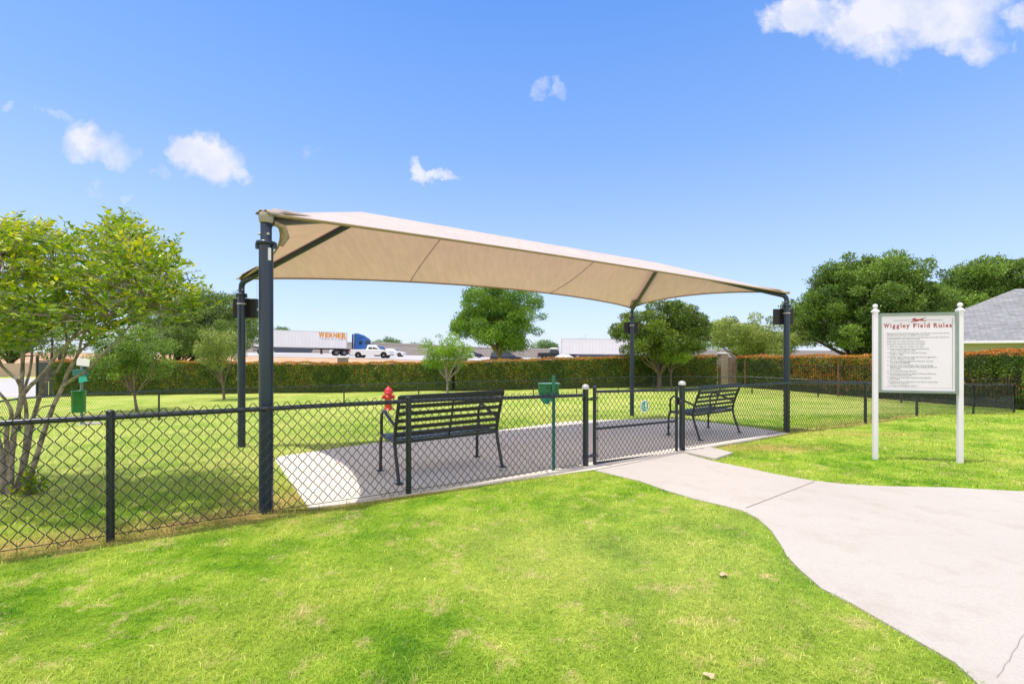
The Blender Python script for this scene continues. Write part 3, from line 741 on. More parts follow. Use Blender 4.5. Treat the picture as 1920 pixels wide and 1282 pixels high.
off = Vector((FD.y, -FD.x, 0))         # towards the camera side
def fence(label, path, tops, posts, rail_r=.0165, post_r=.027, s=.079, hd=.09, r=.0024, n=4, meshgap=.024, botoff=.02, over=.04, side=1, group=None):
    b = Vector((path[0][0], path[0][1], float(gz(*path[0])))); t = thing('chain_link_fence', label, 'fence', b, 0, group)
    PX = np.array(path, float); cum = np.concatenate([[0], np.cumsum(np.hypot(*np.diff(PX, axis=0).T))]); L = cum[-1]
    R = MB(); k = max(2, int(L/.8)); pts = []
    for q in np.linspace(0, L, k): pts.append(Vector((np.interp(q, cum, PX[:,0])-b.x, np.interp(q, cum, PX[:,1])-b.y, np.interp(q, cum, tops)-b.z+.004*math.sin(q*2.1))))
    R.tube(pts, rail_r, 10); R.build('rail', M_steel, t, recalc=False)
    for (x, y, pr, cap, dz) in posts:
        q = cum[np.argmin(np.hypot(PX[:,0]-x, PX[:,1]-y))]
        # project on the path for its top height
        best = min(range(200), key=lambda i: (np.interp(L*i/199, cum, PX[:,0])-x)**2+(np.interp(L*i/199, cum, PX[:,1])-y)**2)
        zt = float(np.interp(L*best/199, cum, tops))
        post_obj(t, b, x, y, zt+dz, pr, cap=cap)
    # mesh offset to one side, dense resampling of the ground line
    ts = np.linspace(0, L, max(2, int(L/.5))); mx_, my_ = np.interp(ts, cum, PX[:,0]), np.interp(ts, cum, PX[:,1])
    dx, dy = np.gradient(mx_), np.gradient(my_); ln = np.hypot(dx, dy); mx_ += dy/ln*meshgap*side; my_ -= dx/ln*meshgap*side
    link_mesh(list(zip(mx_, my_)), gz(mx_, my_)+botoff, np.interp(ts, cum, tops), s, hd, r, n, over=over, parent=t, origin=b)
    # tension wire
    w = MB(); w.tube([(x-b.x, y-b.y, float(gz(x, y))+.05-b.z) for x, y in zip(mx_, my_)], .003, 4, cap=False); w.build('tension_wire', M_blk, t, recalc=False)
    return t
def ftop(px, py): x, y = L1(px); return (x, y, EYE-(py-HY)/F0*y)
lf = [ftop(px, py) for px, py in ((-420,821),(0,794.5),(207,781.5),(499,765),(766,752),(1094,740.5))]
fence('near black chain link fence from the left edge to the gate', [p[:2] for p in lf], [p[2] for p in lf],
      [(*L1(-420), .027, None, .02), (*L1(207), .0245, None, .035), (*L1(766), .027, None, .03), (*L1(1098), .036, 1, .095)], n=6, r=.0031, rail_r=.0195, over=.048)
rf = [ftop(1283, 731), ftop(1475, 717.5)]
rf = [rf[0], (5.15, 8.53, EYE-57.5*8.53/F0), (7.73, 9.95, hz(718.5, 9.95)), (10.5, 11.8, hz(719.5, 11.8)), (14.4, 14.2, hz(720.5, 14.2)), (18.2, 16.5, hz(721, 16.5))]
# smooth the run
fence('chain link fence running from the gate past the sign to the right corner', [p[:2] for p in rf], [p[2] for p in rf],
      [(*L1(1279), .043, 1, .10), (5.15, 8.53, .027, None, .02), (7.73, 9.95, .03, None, .01), (10.5, 11.8, .03, None, .01), (14.4, 14.2, .027, None, .01), (18.2, 16.5, .036, None, .03)], n=4, r=.0030, rail_r=.019)
bk = [(-200,785,7.0),(36,747,10.5),(150,739,13.0),(298,733,16),(400,730,18),(645,722,21),(785,718,22),(896,715,23.1),(1000,712.5,24.2),(1081,710,25.4),(1159,707,27),(1226,705.5,28),(1311,706,27.6),(1410,706.5,26.2),(1467,709,25.2),(1534,713,24),(1690,718,21.2),(1800,720,18.6),(1900,721,16.5)]
bp_ = [P(*p) for p in bk]
bp_[-1] = Vector((18.2, 16.5, bp_[-1].z))
fence('long back chain link fence across the far side of the dog park', [(p.x, p.y) for p in bp_], [p.z for p in bp_],
      [(p.x, p.y, .03, None, .01) for i, p in enumerate(bp_) if i in (1,3,5,6,7,8,9,10,11,12,13,15,16,17)], rail_r=.021, n=3, r=.0026, s=.095, hd=.11, side=1)

# ------------------------------------------------------------------ gate
def gate():
    a = Vector((*L1(1115), 0)); c = Vector((*L1(1268.5), 0)); b = Vector((a.x, a.y, float(gz(a.x, a.y))))
    t = thing('gate', 'black chain link gate with a round green sign on it', 'gate', b)
    zL = lambda py: EYE-(py-HY)/F0*a.y; zR = lambda py: EYE-(py-HY)/F0*c.y
    A = lambda z: Vector((0, 0, z-b.z)); B = lambda z: Vector((c.x-b.x, c.y-b.y, z-b.z))
    fr = MB(); fr.tube([A(zL(873)), A(zL(726))], .024, 12); fr.sphere(A(zL(726)), .026, 12, 6, (1,1,.8))
    fr.tube([B(zR(852)), B(zR(727))], .021, 12); fr.sphere(B(zR(727)), .025, 12, 6, (1,1,.7))
    fr.tube([A(zL(734)), B(zR(731))], .0165, 10); fr.tube([A(zL(868)), B(zR(849))], .0165, 10); fr.tube([A(zL(804)), B(zR(789))], .0165, 10)
    fr.build('frame', M_steel, t, recalc=False)
    tb = MB(); d = (c-a).normalized()*.055
    tb.tube([A(zL(862))+d, A(zL(736))+d], .005, 6)
    for py in (745, 770, 795, 822, 855): tb.bar(A(zL(py)), A(zL(py))+d, .03, .012)
    tb.build('tension_bar', M_blk, t, recalc=False)
    o_ = off*.02
    link_mesh([(a.x+d.x+o_.x, a.y+d.y+o_.y), (c.x+o_.x, c.y+o_.y)], [zL(872), zR(853)], [zL(737), zR(734)], .079, .09, .0030, 6, over=.036, parent=t, origin=b)
    for py in (747, 852):
        h = MB(); z = zL(py)-b.z; pxy = Vector((*L1(1098), 0))-Vector((b.x, b.y, 0)); pxy.z = z
        h.tube([pxy-Vector((0,0,.02)), pxy+Vector((0,0,.02))], .040, 12); h.tube([Vector((0,0,z-.02)), Vector((0,0,z+.02))], .028, 12)
        h.bar(pxy+o_*1.6, Vector((0,0,z))+o_*.6, .025, .022); h.sphere((pxy+Vector((0,0,z)))/2*Vector((1,1,1)) if False else Vector((pxy.x/2, pxy.y/2, z))+o_, .022, 10, 6); h.build('hinge', M_blk, t, recalc=False)
    l = MB(); z = zR(752)-b.z; q = B(0); q.z = z; l.box(q+off*.045+FD*.02, (.05,.04,.10)); l.bar(q+off*.05, q+off*.05+FD*.12, .02, .03); l.sphere(q+off*.06+FD*.02, .018); l.build('latch', M_blk, t, bevel=.004)
    return t
gate()
def text_mesh(body, size=1, offset=0., align='CENTER', space=1., xs=1.):
    cu = bpy.data.curves.new('t', 'FONT'); cu.body = body; cu.size = size; cu.offset = offset; cu.align_x = align; cu.space_character = space; cu.resolution_u = 3
    cu.fill_mode = 'FRONT'
    o = bpy.data.objects.new('t', cu); COL.objects.link(o); bpy.context.view_layer.update()
    me = bpy.data.meshes.new_from_object(o.evaluated_get(bpy.context.evaluated_depsgraph_get()))
    vs = [Vector((v.co.x*xs, v.co.y, 0)) for v in me.vertices]; fs = [tuple(p.vertices) for p in me.polygons]
    bpy.data.objects.remove(o); bpy.data.curves.remove(cu); bpy.data.meshes.remove(me); return vs, fs
def put_flat(mb, vs, fs, O, X, Y, lift=None):
    Nn = X.cross(Y).normalized()*(lift or 0); mb.add([O+X*v.x+Y*v.y+Nn for v in vs], fs)
def disc(mb, O, X, Y, r, lift, n=28, c=(0,0), sy=1):
    vs = [Vector((c[0]+r*math.cos(2*PI*k/n), c[1]+r*sy*math.sin(2*PI*k/n), 0)) for k in range(n)]; put_flat(mb, vs, [tuple(range(n))], O, X, Y, lift)
# round sign wired on the gate
x, y = L1(1204.5); O = Vector((x, y, hz(761, y)))+off*.035
t = thing('round_sign', 'round green and white dog park sign wired to the gate', 'sign', O); X = FD.copy(); Y = Vector((0,0,1)); Z0 = Vector()
m_ = MB(); Mr = Matrix((X, Y, X.cross(Y))).transposed(); m_.lathe([(.083,-.004),(.085,0),(.083,.004)], (0,0,0), 32, Mr); m_.build('plate', M_white, t)
g_ = MB(); disc(g_, Z0, X, Y, .070, .0055); g_.build('green_field', pm('sign_green', (.01,.32,.12), .4), t)
w_ = MB()
disc(w_, Z0, X, Y, .016, .007, 14, (.018,.036)); 
put_flat(w_, [Vector(p+(0,)) for p in ((.006,.022),(.030,.024),(.034,-.008),(.020,-.016),(.004,-.006))], [(0,1,2,3,4)], Z0, X, Y, .007)
put_flat(w_, [Vector(p+(0,)) for p in ((.030,.018),(.046,.004),(.040,-.014),(.028,-.004))], [(0,1,2,3)], Z0, X, Y, .0075)
disc(w_, Z0, X, Y, .011, .007, 12, (.004,-.036)); disc(w_, Z0, X, Y, .010, .007, 12, (.034,-.034))
for k, (a0, ln) in enumerate(((-.052,.030),(-.058,.038),(-.055,.032),(-.05,.026))):
    yy = .016-k*.015; put_flat(w_, [Vector(p+(0,)) for p in ((a0,yy),(a0+ln,yy),(a0+ln,yy+.006),(a0,yy+.006))], [(0,1,2,3)], Z0, X, Y, .007)
w_.build('pictogram', M_white, t)

# ------------------------------------------------------------------ shade canopy
def canopy():
    b = Vector((CP[0].x, CP[0].y, float(gz(CP[0].x, CP[0].y)))); t = thing('shade_canopy', 'tan fabric hip roof shade canopy on four dark poles over the pad', 'canopy', b)
    EV = EYE+1.125; RG = EYE+1.875
    Rd = [CP[0]+e1*1.30+e2*1.96, CP[1]-e1*1.30+e2*1.96]
    Rd = [Vector((r.x, r.y, RG)) for r in Rd]
    rel = lambda v: Vector(v)-b
    # fabric
    corners = [CP[0]-e1*.02-e2*.02, CP[1]+e1*.02-e2*.02, CP[3]+e1*.02+e2*.02, CP[2]-e1*.02+e2*.02]
    corners = [Vector((c.x, c.y, EV)) for c in corners]
    def edge(a, c, inn, sag, up):
        def f(s):
            k = 4*s*(1-s); k = k**.85 if k > 0 else 0
            return a.lerp(c, s)+inn*sag*k+Vector((0,0,up*k))
        return f
    E = [edge(corners[0], corners[1], e2, .42, .15), edge(corners[1], corners[2], -e1, .30, .13), edge(corners[2], corners[3], -e2, .42, .15), edge(corners[3], corners[0], e1, .30, .13)]
    T = [lambda s: Rd[0].lerp(Rd[1], s), lambda s: Rd[1], lambda s: Rd[1].lerp(Rd[0], s), lambda s: Rd[0]]
    def F(k, s, v): return E[k](s).lerp(T[k](s), v)-Vector((0,0,.05*4*v*(1-v)*math.sin(PI*s)))
    fab = MB(); ns, nv = 40, 14
    for k in range(4):
        vs = [rel(F(k, i/ns, j/nv)) for j in range(nv+1) for i in range(ns+1)]
        fab.add(vs, [(j*(ns+1)+i, j*(ns+1)+i+1, (j+1)*(ns+1)+i+1, (j+1)*(ns+1)+i) for j in range(nv) for i in range(ns)], True)
    m, nt, bs = new_mat('tan_shade_cloth')
    tc = N(nt, 'ShaderNodeTexCoord'); wv = noise(nt, 1.6, 4, .6, vec=tc.outputs['Object']); r = ramp(nt, wv.outputs['Fac'], [(.3, (.69,.59,.56)), (.7, (.74,.64,.61))])
    n2 = noise(nt, 130, 2, .5, vec=tc.outputs['Object']); r2 = ramp(nt, n2.outputs['Fac'], [(.3, (.90,.90,.90)), (.7, (1.05,1.05,1.05))])
    col = mixc(nt, 1, r.outputs['Color'], r2.outputs['Color'], 'MULTIPLY')
    nt.links.new(col, bs.inputs['Base Color']); bs.inputs['Roughness'].default_value = .8
    bs.inputs['Sheen Weight'].default_value = .3
    mpp = N(nt, 'ShaderNodeMapping'); mpp.inputs['Rotation'].default_value = (0, 0, .9); mpp.inputs['Scale'].default_value = (9, 1.2, 3); nt.links.new(tc.outputs['Object'], mpp.inputs['Vector'])
    nw_ = noise(nt, 1.6, 5, .6, vec=mpp.outputs[0]); bpw = N(nt, 'ShaderNodeBump'); bpw.inputs['Strength'].default_value = .3; bpw.inputs['Distance'].default_value = .02; nt.links.new(nw_.outputs['Fac'], bpw.inputs['Height']); nt.links.new(bpw.outputs['Normal'], bs.inputs['Normal'])
    rw = ramp(nt, nw_.outputs['Fac'], [(.3, (.90,.90,.90)), (.7, (1.04,1.04,1.04))]); col = mixc(nt, 1, col, rw.outputs['Color'], 'MULTIPLY'); nt.links.new(col, bs.inputs['Base Color'])
    tr = N(nt, 'ShaderNodeBsdfTranslucent'); tcol = mixc(nt, 1, col, (.90,.53,.46,1), 'MULTIPLY'); nt.links.new(tcol, tr.inputs['Color'])
    mx = N(nt, 'ShaderNodeMixShader'); mx.inputs[0].default_value = .27
    nt.links.new(bs.outputs[0], mx.inputs[1]); nt.links.new(tr.outputs[0], mx.inputs[2]); nt.links.new(mx.outputs[0], nt.nodes['Material Output'].inputs['Surface'])
    fo = fab.build('fabric_roof', m, t)
    M_hem = pm('tan_hem_webbing', (.33,.24,.13), .8)
    hem = MB()
    for k in range(4): hem.tube([rel(E[k](i/40))-Vector((0,0,.008)) for i in range(41)], .014, 6, cap=False)
    hem.build('hem', M_hem, fo)
    sea = MB()
    W2 = (CP[3]-CP[2]).length
    for k in (2,):
        for s in (.34, .70):
            a = s*W2; sr = min(1, max(0, (a-1.3)/(W2-2.6)))
            sea = MB(); sea.tube([rel(F(k, s+(sr-s)*v/12, v/12))+Vector((0,0,-.006)) for v in range(13)], .005, 4, cap=False); sea.build('seam', pm('brown_seam_thread', (.11,.07,.05), .8), fo)
    # frame
    rafter_in = [Rd[0], Rd[1], Rd[0], Rd[1]]
    for i, c in enumerate(CP):
        z0 = float(gz(c.x, c.y)); coll = EYE+A_*(1 if i else 1.0)
        p = MB(); p.tube([(c.x-b.x, c.y-b.y, z0-.1-b.z), (c.x-b.x, c.y-b.y, coll-b.z)], .0535, 24); post = p.build('pole', M_pole, t, recalc=False)
        q = MB(); q.lathe([(.055,-.012),(.074,-.012),(.074,.012),(.055,.012)], (c.x-b.x, c.y-b.y, coll-b.z), 20)
        for sg in (-1, 1): q.box((c.x-b.x+sg*.07, c.y-b.y, coll-.02-b.z), (.022,.03,.05))
        q.build('collar', M_pole, post)
        hv = Vector((rafter_in[i].x-c.x, rafter_in[i].y-c.y, 0)); hl = hv.length; hd_ = hv/hl
        top = EV-.035; pts = [Vector((c.x, c.y, coll-.05)), Vector((c.x, c.y, top-.10))]
        slope = (RG-.10-top)/hl
        if i == 0: pts[-1].z = top-.05
        for k in range(1, 7):
            a = k/6*(PI/2-math.atan(slope)); pts.append(Vector((c.x, c.y, top-.10))+hd_*(.10*(1-math.cos(a)))+Vector((0,0,.10*math.sin(a))))
        pts.append(Vector((rafter_in[i].x, rafter_in[i].y, RG-.085)))
        r_ = MB(); r_.tube([rel(x) for x in pts], .042, 16); r_.build('rafter', M_pole, t, recalc=False)
        for s_ in (-1, 1): bo = MB(); bo.sphere(rel(Vector((c.x, c.y, coll+.07))+Vector((s_*.035, -.035, 0))), .012, 8, 5); bo.build('bolt', M_cap, post)
    r_ = MB(); r_.tube([rel(Rd[0]-Vector((0,0,.085))), rel(Rd[1]-Vector((0,0,.085)))], .046, 14); r_.build('ridge_beam', M_pole, t, recalc=False)
    # fabric pockets at the corners
    for i, c in enumerate(CP):
        pk = MB(); c3 = Vector((c.x, c.y, EV))
        hv = Vector((rafter_in[i].x-c.x, rafter_in[i].y-c.y, 0)).normalized(); sd = Vector((-hv.y, hv.x, 0))
        L_ = .55; ring = []
        for k in range(7):
            s = k/6; cc = c3+hv*(-.05+L_*s)+Vector((0,0,.012+.42*(L_*s)*.45))
            w = (.058 if i == 0 else .05)+.10*s; ring.append([rel(cc+sd*w*math.cos(a)+Vector((0,0,.035*math.sin(a)-(.03 if s < .2 else .0)+.008*math.sin(7*a+k)))) for a in [PI*j/8 for j in range(9)]])
        vs = [p for r in ring for p in r]; pk.add(vs, [(a*9+j, a*9+j+1, (a+1)*9+j+1, (a+1)*9+j) for a in range(6) for j in range(8)], True)
        pk.build('corner_pocket', pm('greyed_corner_cloth', (.40,.33,.28), .85, 0, .25, 20), fo, solid=.006)
    cu = MB(); cu.lathe([(.046,-.075),(.052,-.065),(.056,-.03),(.056,.0),(.045,.010),(.02,.014)], rel(Vector((CP[0].x, CP[0].y, EV))), 18); cu.build('corner_cuff', pm('greyed_corner_cloth', (.40,.33,.28)), fo)
    st = MB(); c = CP[0]; q0 = Vector((c.x, c.y, EYE+1.06))
    st.tube([rel(q0+e1*.06), rel(q0+e1*.13-Vector((0,0,.03))), rel(q0+e1*.15-Vector((0,0,.1))), rel(q0+e1*.11-Vector((0,0,.18)))], [.02,.026,.026,.015], 8); st.build('tie_strap', M_hem, fo, recalc=False)
    s2 = MB()
    s2.box(rel(Vector((c.x, c.y, EYE+.79)))+Vector((.047,-.037,0)), (.02,.012,.10), Matrix.Rotation(.9,3,'Z'))
    s2.build('sticker', M_white, t)
    return t
canopy()
# louvred boxes hung on the poles
def utility_box(c, ang, zc, lab, lamp=False):
    O = Vector((c.x, c.y, zc)); t = thing('speaker_box', lab, 'box', O, ang, 'dark boxes strapped to the canopy poles')
    d = .075
    bx = MB(); bx.box((0, d+.035, 0), (.36,.07,.30)); bx.build('housing', pm('dark_brown_plastic', (.022,.016,.016), .55, 0, .3, 30), t, bevel=.006)
    lv = MB()
    for k in range(8): lv.box((0, d+.078, -.125+k*.036), (.35,.014,.012)); lv.box((-.115, d-.004, -.125+k*.036), (.125,.012,.012)); lv.box((.115, d-.004, -.125+k*.036), (.125,.012,.012))
    lv.build('louvre', M_blk, t)
    sp_ = MB(); sp_.lathe([(.064,-.008),(.066,0),(.064,.008)], (0,0,.06), 20); sp_.build('strap', M_cap, t)
    if lamp:
        l = MB(); l.sphere((.22, d+.02, -.02), .035, 10, 6); l.bar((.17,d+.02,-.02),(.22,d+.02,-.02),.015,.015); l.build('camera_head', M_cap, t)
utility_box(CP[2], .0, EYE+.68, 'dark box on the shorter left rear pole of the canopy', True)
utility_box(CP[3], .0, EYE+.62, 'dark box on the rear pole in front of the photinia tree')
utility_box(CP[1], .0, EYE+.68, 'dark louvred box on the right canopy pole')

# ------------------------------------------------------------------ benches
def bench_proto():
    t = thing('park_bench', 'x', 'bench', (0,0,0), 0, 'black slatted benches under the canopy'); L = 1.24
    # local: x along bench, y forward, z up
    for i, x in enumerate((0, L)):
        f = MB(); f.tube([(x,-.02,0),(x,.0,.03),(x,.09,.28),(x,.12,.40),(x,.10,.52),(x,-.02,.86),(x,-.03,.885)], .019, 8); f.box((x,-.02,.006),(.07,.07,.012)); f.build('rear_leg', M_bench, t, recalc=False)
        f = MB(); f.tube([(x,.60,0),(x,.595,.30),(x,.575,.385),(x,.53,.415),(x,.3,.40),(x,.12,.40)], .019, 8); f.box((x,.60,.006),(.07,.07,.012)); f.build('front_leg', M_bench, t, recalc=False)
        f = MB(); f.tube([(x,.555,.41),(x,.565,.55),(x,.55,.64),(x,.50,.685),(x,.44,.68),(x,.25,.615),(x,.07,.56)], .018, 8); f.build('armrest', M_bench, t, recalc=False)
    sl = MB()
    for k in range(6):
        h = .475+k*.075; y = .108-(h-.47)*.325; sl.bar((0,y,h),(L,y,h),.016,.042,(0,-.3,1))
    sl.bar((0,-.035,.885),(L,-.035,.885),.03,.03)
    sl.build('backrest', M_bench, t, bevel=.004)
    se = MB()
    for k in range(7): y = .165+k*.062; se.bar((0,y,.418),(L,y,.418),.042,.014)
    se.bar((0,.10,.40),(L,.10,.40),.03,.035); se.bar((0,.565,.395),(L,.565,.395),.03,.03); se.build('seat', M_bench, t, bevel=.004)
    ms = MB(); ms.tube([(L/2,.56,.40),(L/2,.12,.40),(L/2,.10,.50),(L/2,-.02,.87)], .011, 6); ms.build('centre_support', M_bench, t, recalc=False)
    return t
b1 = bench_proto(); b2 = copy_tree(b1)
def place_bench(o, rl, rr, label, sc=1):
    d = (rr-rl); o.location = rl+Vector((0,0,.02)); o.rotation_euler = (0, 0, math.atan2(d.y, d.x)); o.scale = (sc, 1, 1); o['label'] = label
place_bench(b1, G(747.4,910), G(944,883), 'black metal bench left of the gate nearest the fence post')
place_bench(b2, G(1311.3,827), G(1398.4,813), 'black metal bench on the far right end of the pad, seen right of the gate')

# ------------------------------------------------------------------ waste stations
def station_near():
    b = P(1038, 893, 5.32); b.z = float(gz(b.x, b.y)); t = thing('dog_waste_station', 'teal post dog waste station with green box close behind the fence', 'waste station', b, 0, 'dog waste stations')
    z = lambda py, Z=5.32: EYE-(py-HY)/F0*Z-b.z
    p = MB(); p.bar((0,0,-.05),(0,0,z(704)),.036,.036,(0,1,0)); 
    p.build('post', M_teal, t, bevel=.004)
    p = MB(); p.bar((-.012,-.022,z(733)),(-.012,-.022,z(704)),.02,.006,(0,1,0)); p.build('sign_edge', M_green, t)
    g = MB(); g.box((-.095,.12,z(731)),(.15,.20,.13)); g.box((.03,.12,z(731)),(.07,.18,.125)); g.box((-.045,.12,z(720.5)),(.26,.22,.014)); g.build('dispenser', M_green, t, bevel=.008)
    k = MB(); k.box((-.075,.017,z(727)),(.014,.006,.02)); k.build('keyhole', M_blk, t); k = MB(); k.box((.03,.027,z(727)),(.012,.006,.018)); k.build('keyhole', M_blk, t)
    bg = MB(); C = Vector((-.075,.10,z(750)))
    n = 18; rings = []
    for j in range(7):
        s = j/6; r = .085*(1-s**1.6*.75); rings += [C+Vector((r*math.cos(2*PI*i/n)*(1.05+.12*math.sin(5*2*PI*i/n+j)), r*.7*math.sin(2*PI*i/n), .05-.10*s+.012*math.sin(3*i+j*1.3))) for i in range(n)]
    bg.add(rings, [(j*n+i, j*n+(i+1)%n, (j+1)*n+(i+1)%n, (j+1)*n+i) for j in range(6) for i in range(n)]+[tuple(range(6*n, 7*n))], True); bg.build('bag', M_bag, t)
station_near()
def station_far():
    b = G(153, 797); t = thing('dog_waste_station', 'dog waste station with round green bin beyond the left fence', 'waste station', b, 0, 'dog waste stations')
    Z = b.y; z = lambda py: EYE-(py-HY)/F0*Z-b.z; k = Z/F0
    p = MB(); p.tube([(0,0,-.02),(0,0,z(672))], 2.3*k, 10); p.build('post', pm('grey_green_post', (.16,.24,.22), .5), t, recalc=False)
    s = MB(); s.box((5*k,-.03,z(679)),(24*k,.012,14*k), Matrix.Rotation(.12,3,'Y')); s.build('sign_plate', M_white, t, bevel=.003)
    d = MB(); d.box((4*k,-.08,z(699)),(22*k,.14,10*k)); d.box((4*k,-.08,z(693.5)),(24*k,.16,2*k)); d.build('dispenser', M_teal, t, bevel=.006)
    bg = MB(); vs = [Vector((x_*k, -.11+dy, z(y_))) for dy in (0,.02) for (x_, y_) in ((2,703),(14,704),(18,714),(2,717))]; bg.add(vs, [(0,1,2,3),(7,6,5,4),(0,4,5,1),(1,5,6,2),(2,6,7,3),(3,7,4,0)]); bg.build('bag', M_bag, t, bevel=.004)
    c = MB(); r = 10.6*k; h0, h1_ = z(771), z(731); c.lathe([(r*.93,h0),(r*.95,h0+.01),(r,h1_-.02),(r*1.04,h1_-.02),(r*1.04,h1_),(r*.9,h1_),(r*.86,h0+.03)], (6*k,-.02-r,0), 28); c.build('bin', M_green, t)
    f = MB(); f.lathe([(.26,-.02),(.26,.02),(.22,.03)], (.12,.1,.01), 24); f.build('footing', M_conc, t)
station_far()

# ------------------------------------------------------------------ hydrant
def hydrant():
    b = G(728.5, 768); t = thing('fire_hydrant', 'bright red fire hydrant on the lawn behind the bench', 'hydrant', b); k = b.y/F0; u = 45*k/.75
    m_ = MB(); m_.lathe([(.16,0),(.16,.03),(.11,.035),(.105,.06),(.10,.42),(.125,.43),(.125,.45),(.10,.455),(.10,.5),(.145,.505),(.15,.535),(.125,.55)], n=22)
    o = m_.build('body', M_red, t); o.scale = (u,)*3
    m_ = MB(); m_.lathe([(.13,.545),(.125,.60),(.10,.655),(.06,.69),(.035,.70),(.035,.735),(.028,.75)], n=20); o = m_.build('bonnet', M_red, t); o.scale = (u,)*3
    for a in (0, PI, -PI/2):
        M = Matrix.Rotation(PI/2, 3, 'Y'); M = Matrix.Rotation(a, 3, 'Z') @ M; m_ = MB()
        m_.lathe([(.055,.08),(.055,.13),(.07,.132),(.07,.175),(.03,.18),(.028,.205)], (0,0,.40), 14, M); o = m_.build('outlet_cap', M_red, t); o.scale = (u,)*3
hydrant()

# ------------------------------------------------------------------ rules sign
def sign():
    bl, br = G(1641, 861), G(1800, 867.5); b = bl.copy(); X = (br-bl); X.z = 0; Lp = X.length; X.normalize(); Yv = Vector((0,0,1)); Nf = X.cross(Yv)  # Nf points towards camera side
    t = thing('rules_sign', 'white two post notice board of dog park rules in red and grey lettering', 'sign', b)
    k = b.y/F0; topz = hz(585, b.y)-b.z
    for j, (o_, tz) in enumerate(((Vector((0,0,0)), topz), (br-bl, hz(583, br.y)-b.z))):
        p = MB(); z0 = o_.z-.05; zt = tz
        Mx = Matrix((X, -Nf, Yv)).transposed()
        p.box(o_+Vector((0,0,(zt-o_.z)/2-.02)), (.052,.052,zt-o_.z+.04), Mx); post = p.build('post', M_white, t, bevel=.004)
        c = MB(); q = Vector((o_.x, o_.y, zt)); c.box(q+Vector((0,0,.008)), (.072,.072,.022), Mx); c.box(q+Vector((0,0,.03)), (.066,.066,.026), Mx, taper=.45); c.lathe([(.014,.03),(.010,.046),(.016,.05),(.024,.06),(.029,.076),(.026,.092),(.015,.103),(.003,.107)], q, 16); c.build('finial', M_white, post, bevel=.002)
    zT, zB = hz(588, b.y)-b.z, hz(735, b.y)-b.z; zc = (zT+zB)/2; H = zT-zB; Wd = Lp-.052; C = X*Lp/2+Vector((0,0,zc))
    Mx = Matrix((X, -Nf, Yv)).transposed(); fw = .034
    fr = MB(); M_fr = pm('grey_green_frame', (.25,.31,.28), .5)
    fr.box(C+Yv*(H/2-fw/2), (Wd,.06,fw), Mx); fr.box(C-Yv*(H/2-fw/2), (Wd,.06,fw), Mx); fr.box(C+X*(Wd/2-fw/2), (fw,.06,H-2*fw), Mx); fr.box(C-X*(Wd/2-fw/2), (fw,.06,H-2*fw), Mx); fr.build('frame', M_fr, t, bevel=.003)
    pn = MB(); pn.box(C, (Wd-2*fw,.03,H-2*fw), Mx); panel = pn.build('panel', pm('white_sign_panel', (.83,.77,.86), .3, 0, .03, 4), t)
    O = C+Nf*.0165; iw, ih = Wd-2*fw, H-2*fw
    tp = MB(); 
    for (a, c_, w_, h_) in ((iw/2-.028, -.012, .004, ih-.06), (-.0, -ih/2+.035, iw-.075, .0025)): put_flat(tp, [Vector(p+(0,)) for p in ((a-w_/2,c_-h_/2),(a+w_/2,c_-h_/2),(a+w_/2,c_+h_/2),(a-w_/2,c_+h_/2))], [(0,1,2,3)], O, X, Yv, .001)
    tp.build('inset_line', pm('brown_inset_line', (.35,.28,.26), .5), panel)
    # title, set letter by letter with serifs
    M_tt = pm('brick_red_lettering', (.37,.035,.02), .5); tt = MB(); title = 'Wiggley Field Rules'; cap = .057; xcur = 0; items = []
    wid = dict(W=.98, i=.34, g=.60, l=.34, e=.56, y=.60, F=.66, d=.62, R=.76, u=.64, s=.50); wid[' '] = .42
    for ch in title:
        items.append((ch, xcur)); xcur += wid[ch]+.12
    tot = xcur-.12; sc = iw*.92/tot; y0 = ih/2-.155
    for ch, x_ in items:
        if ch == ' ':
            tt.build('title_lettering', M_tt, panel, recalc=False); tt = MB(); continue
        vs, fs = text_mesh(ch, 1, .022, 'LEFT'); x0 = min(v.x for v in vs); x1 = max(v.x for v in vs); w_ = wid[ch]
        f = (w_-.04)/(x1-x0) if ch not in 'il' else 1.0; x0_ = x0 if ch not in 'il' else x0-(w_-(x1-x0))/2
        vs = [Vector((((v.x-x0_)*f+x_-tot/2)*sc, v.y*cap*1.30+y0, 0)) for v in vs]; put_flat(tt, vs, fs, O, X, Yv, .0015)
        srf = dict(W=[(0,.7),(.5,.7),(.96,.7)], i=[(.17,0),(.1,.5)], l=[(.17,0),(.1,.72)], F=[(.12,0),(.1,.7)], d=[(.52,0),(.42,.72)], R=[(.12,0),(.1,.7),(.68,0)], u=[(.08,.5),(.46,.5),(.56,0)], y=[(.06,.5),(.54,.5)]).get(ch, [])
        for (sx, sy) in srf:
            w2, h2 = .13, .045; a, c_ = x_+sx, sy
            put_flat(tt, [Vector(((a+i*w2-tot/2)*sc, (c_+(j+.5 if c_ == 0 else j-.5)*h2+ (0 if c_ else 0))*cap*1.30+y0, 0)) for i, j in ((-1,-.5),(1,-.5),(1,.5),(-1,.5))], [(0,1,2,3)], O, X, Yv, .0019)
    tt.build('title_lettering', M_tt, panel, recalc=False)
    # running dog mark and rules lines
    dg = MB(); s_ = .17; dy = ih/2-.062
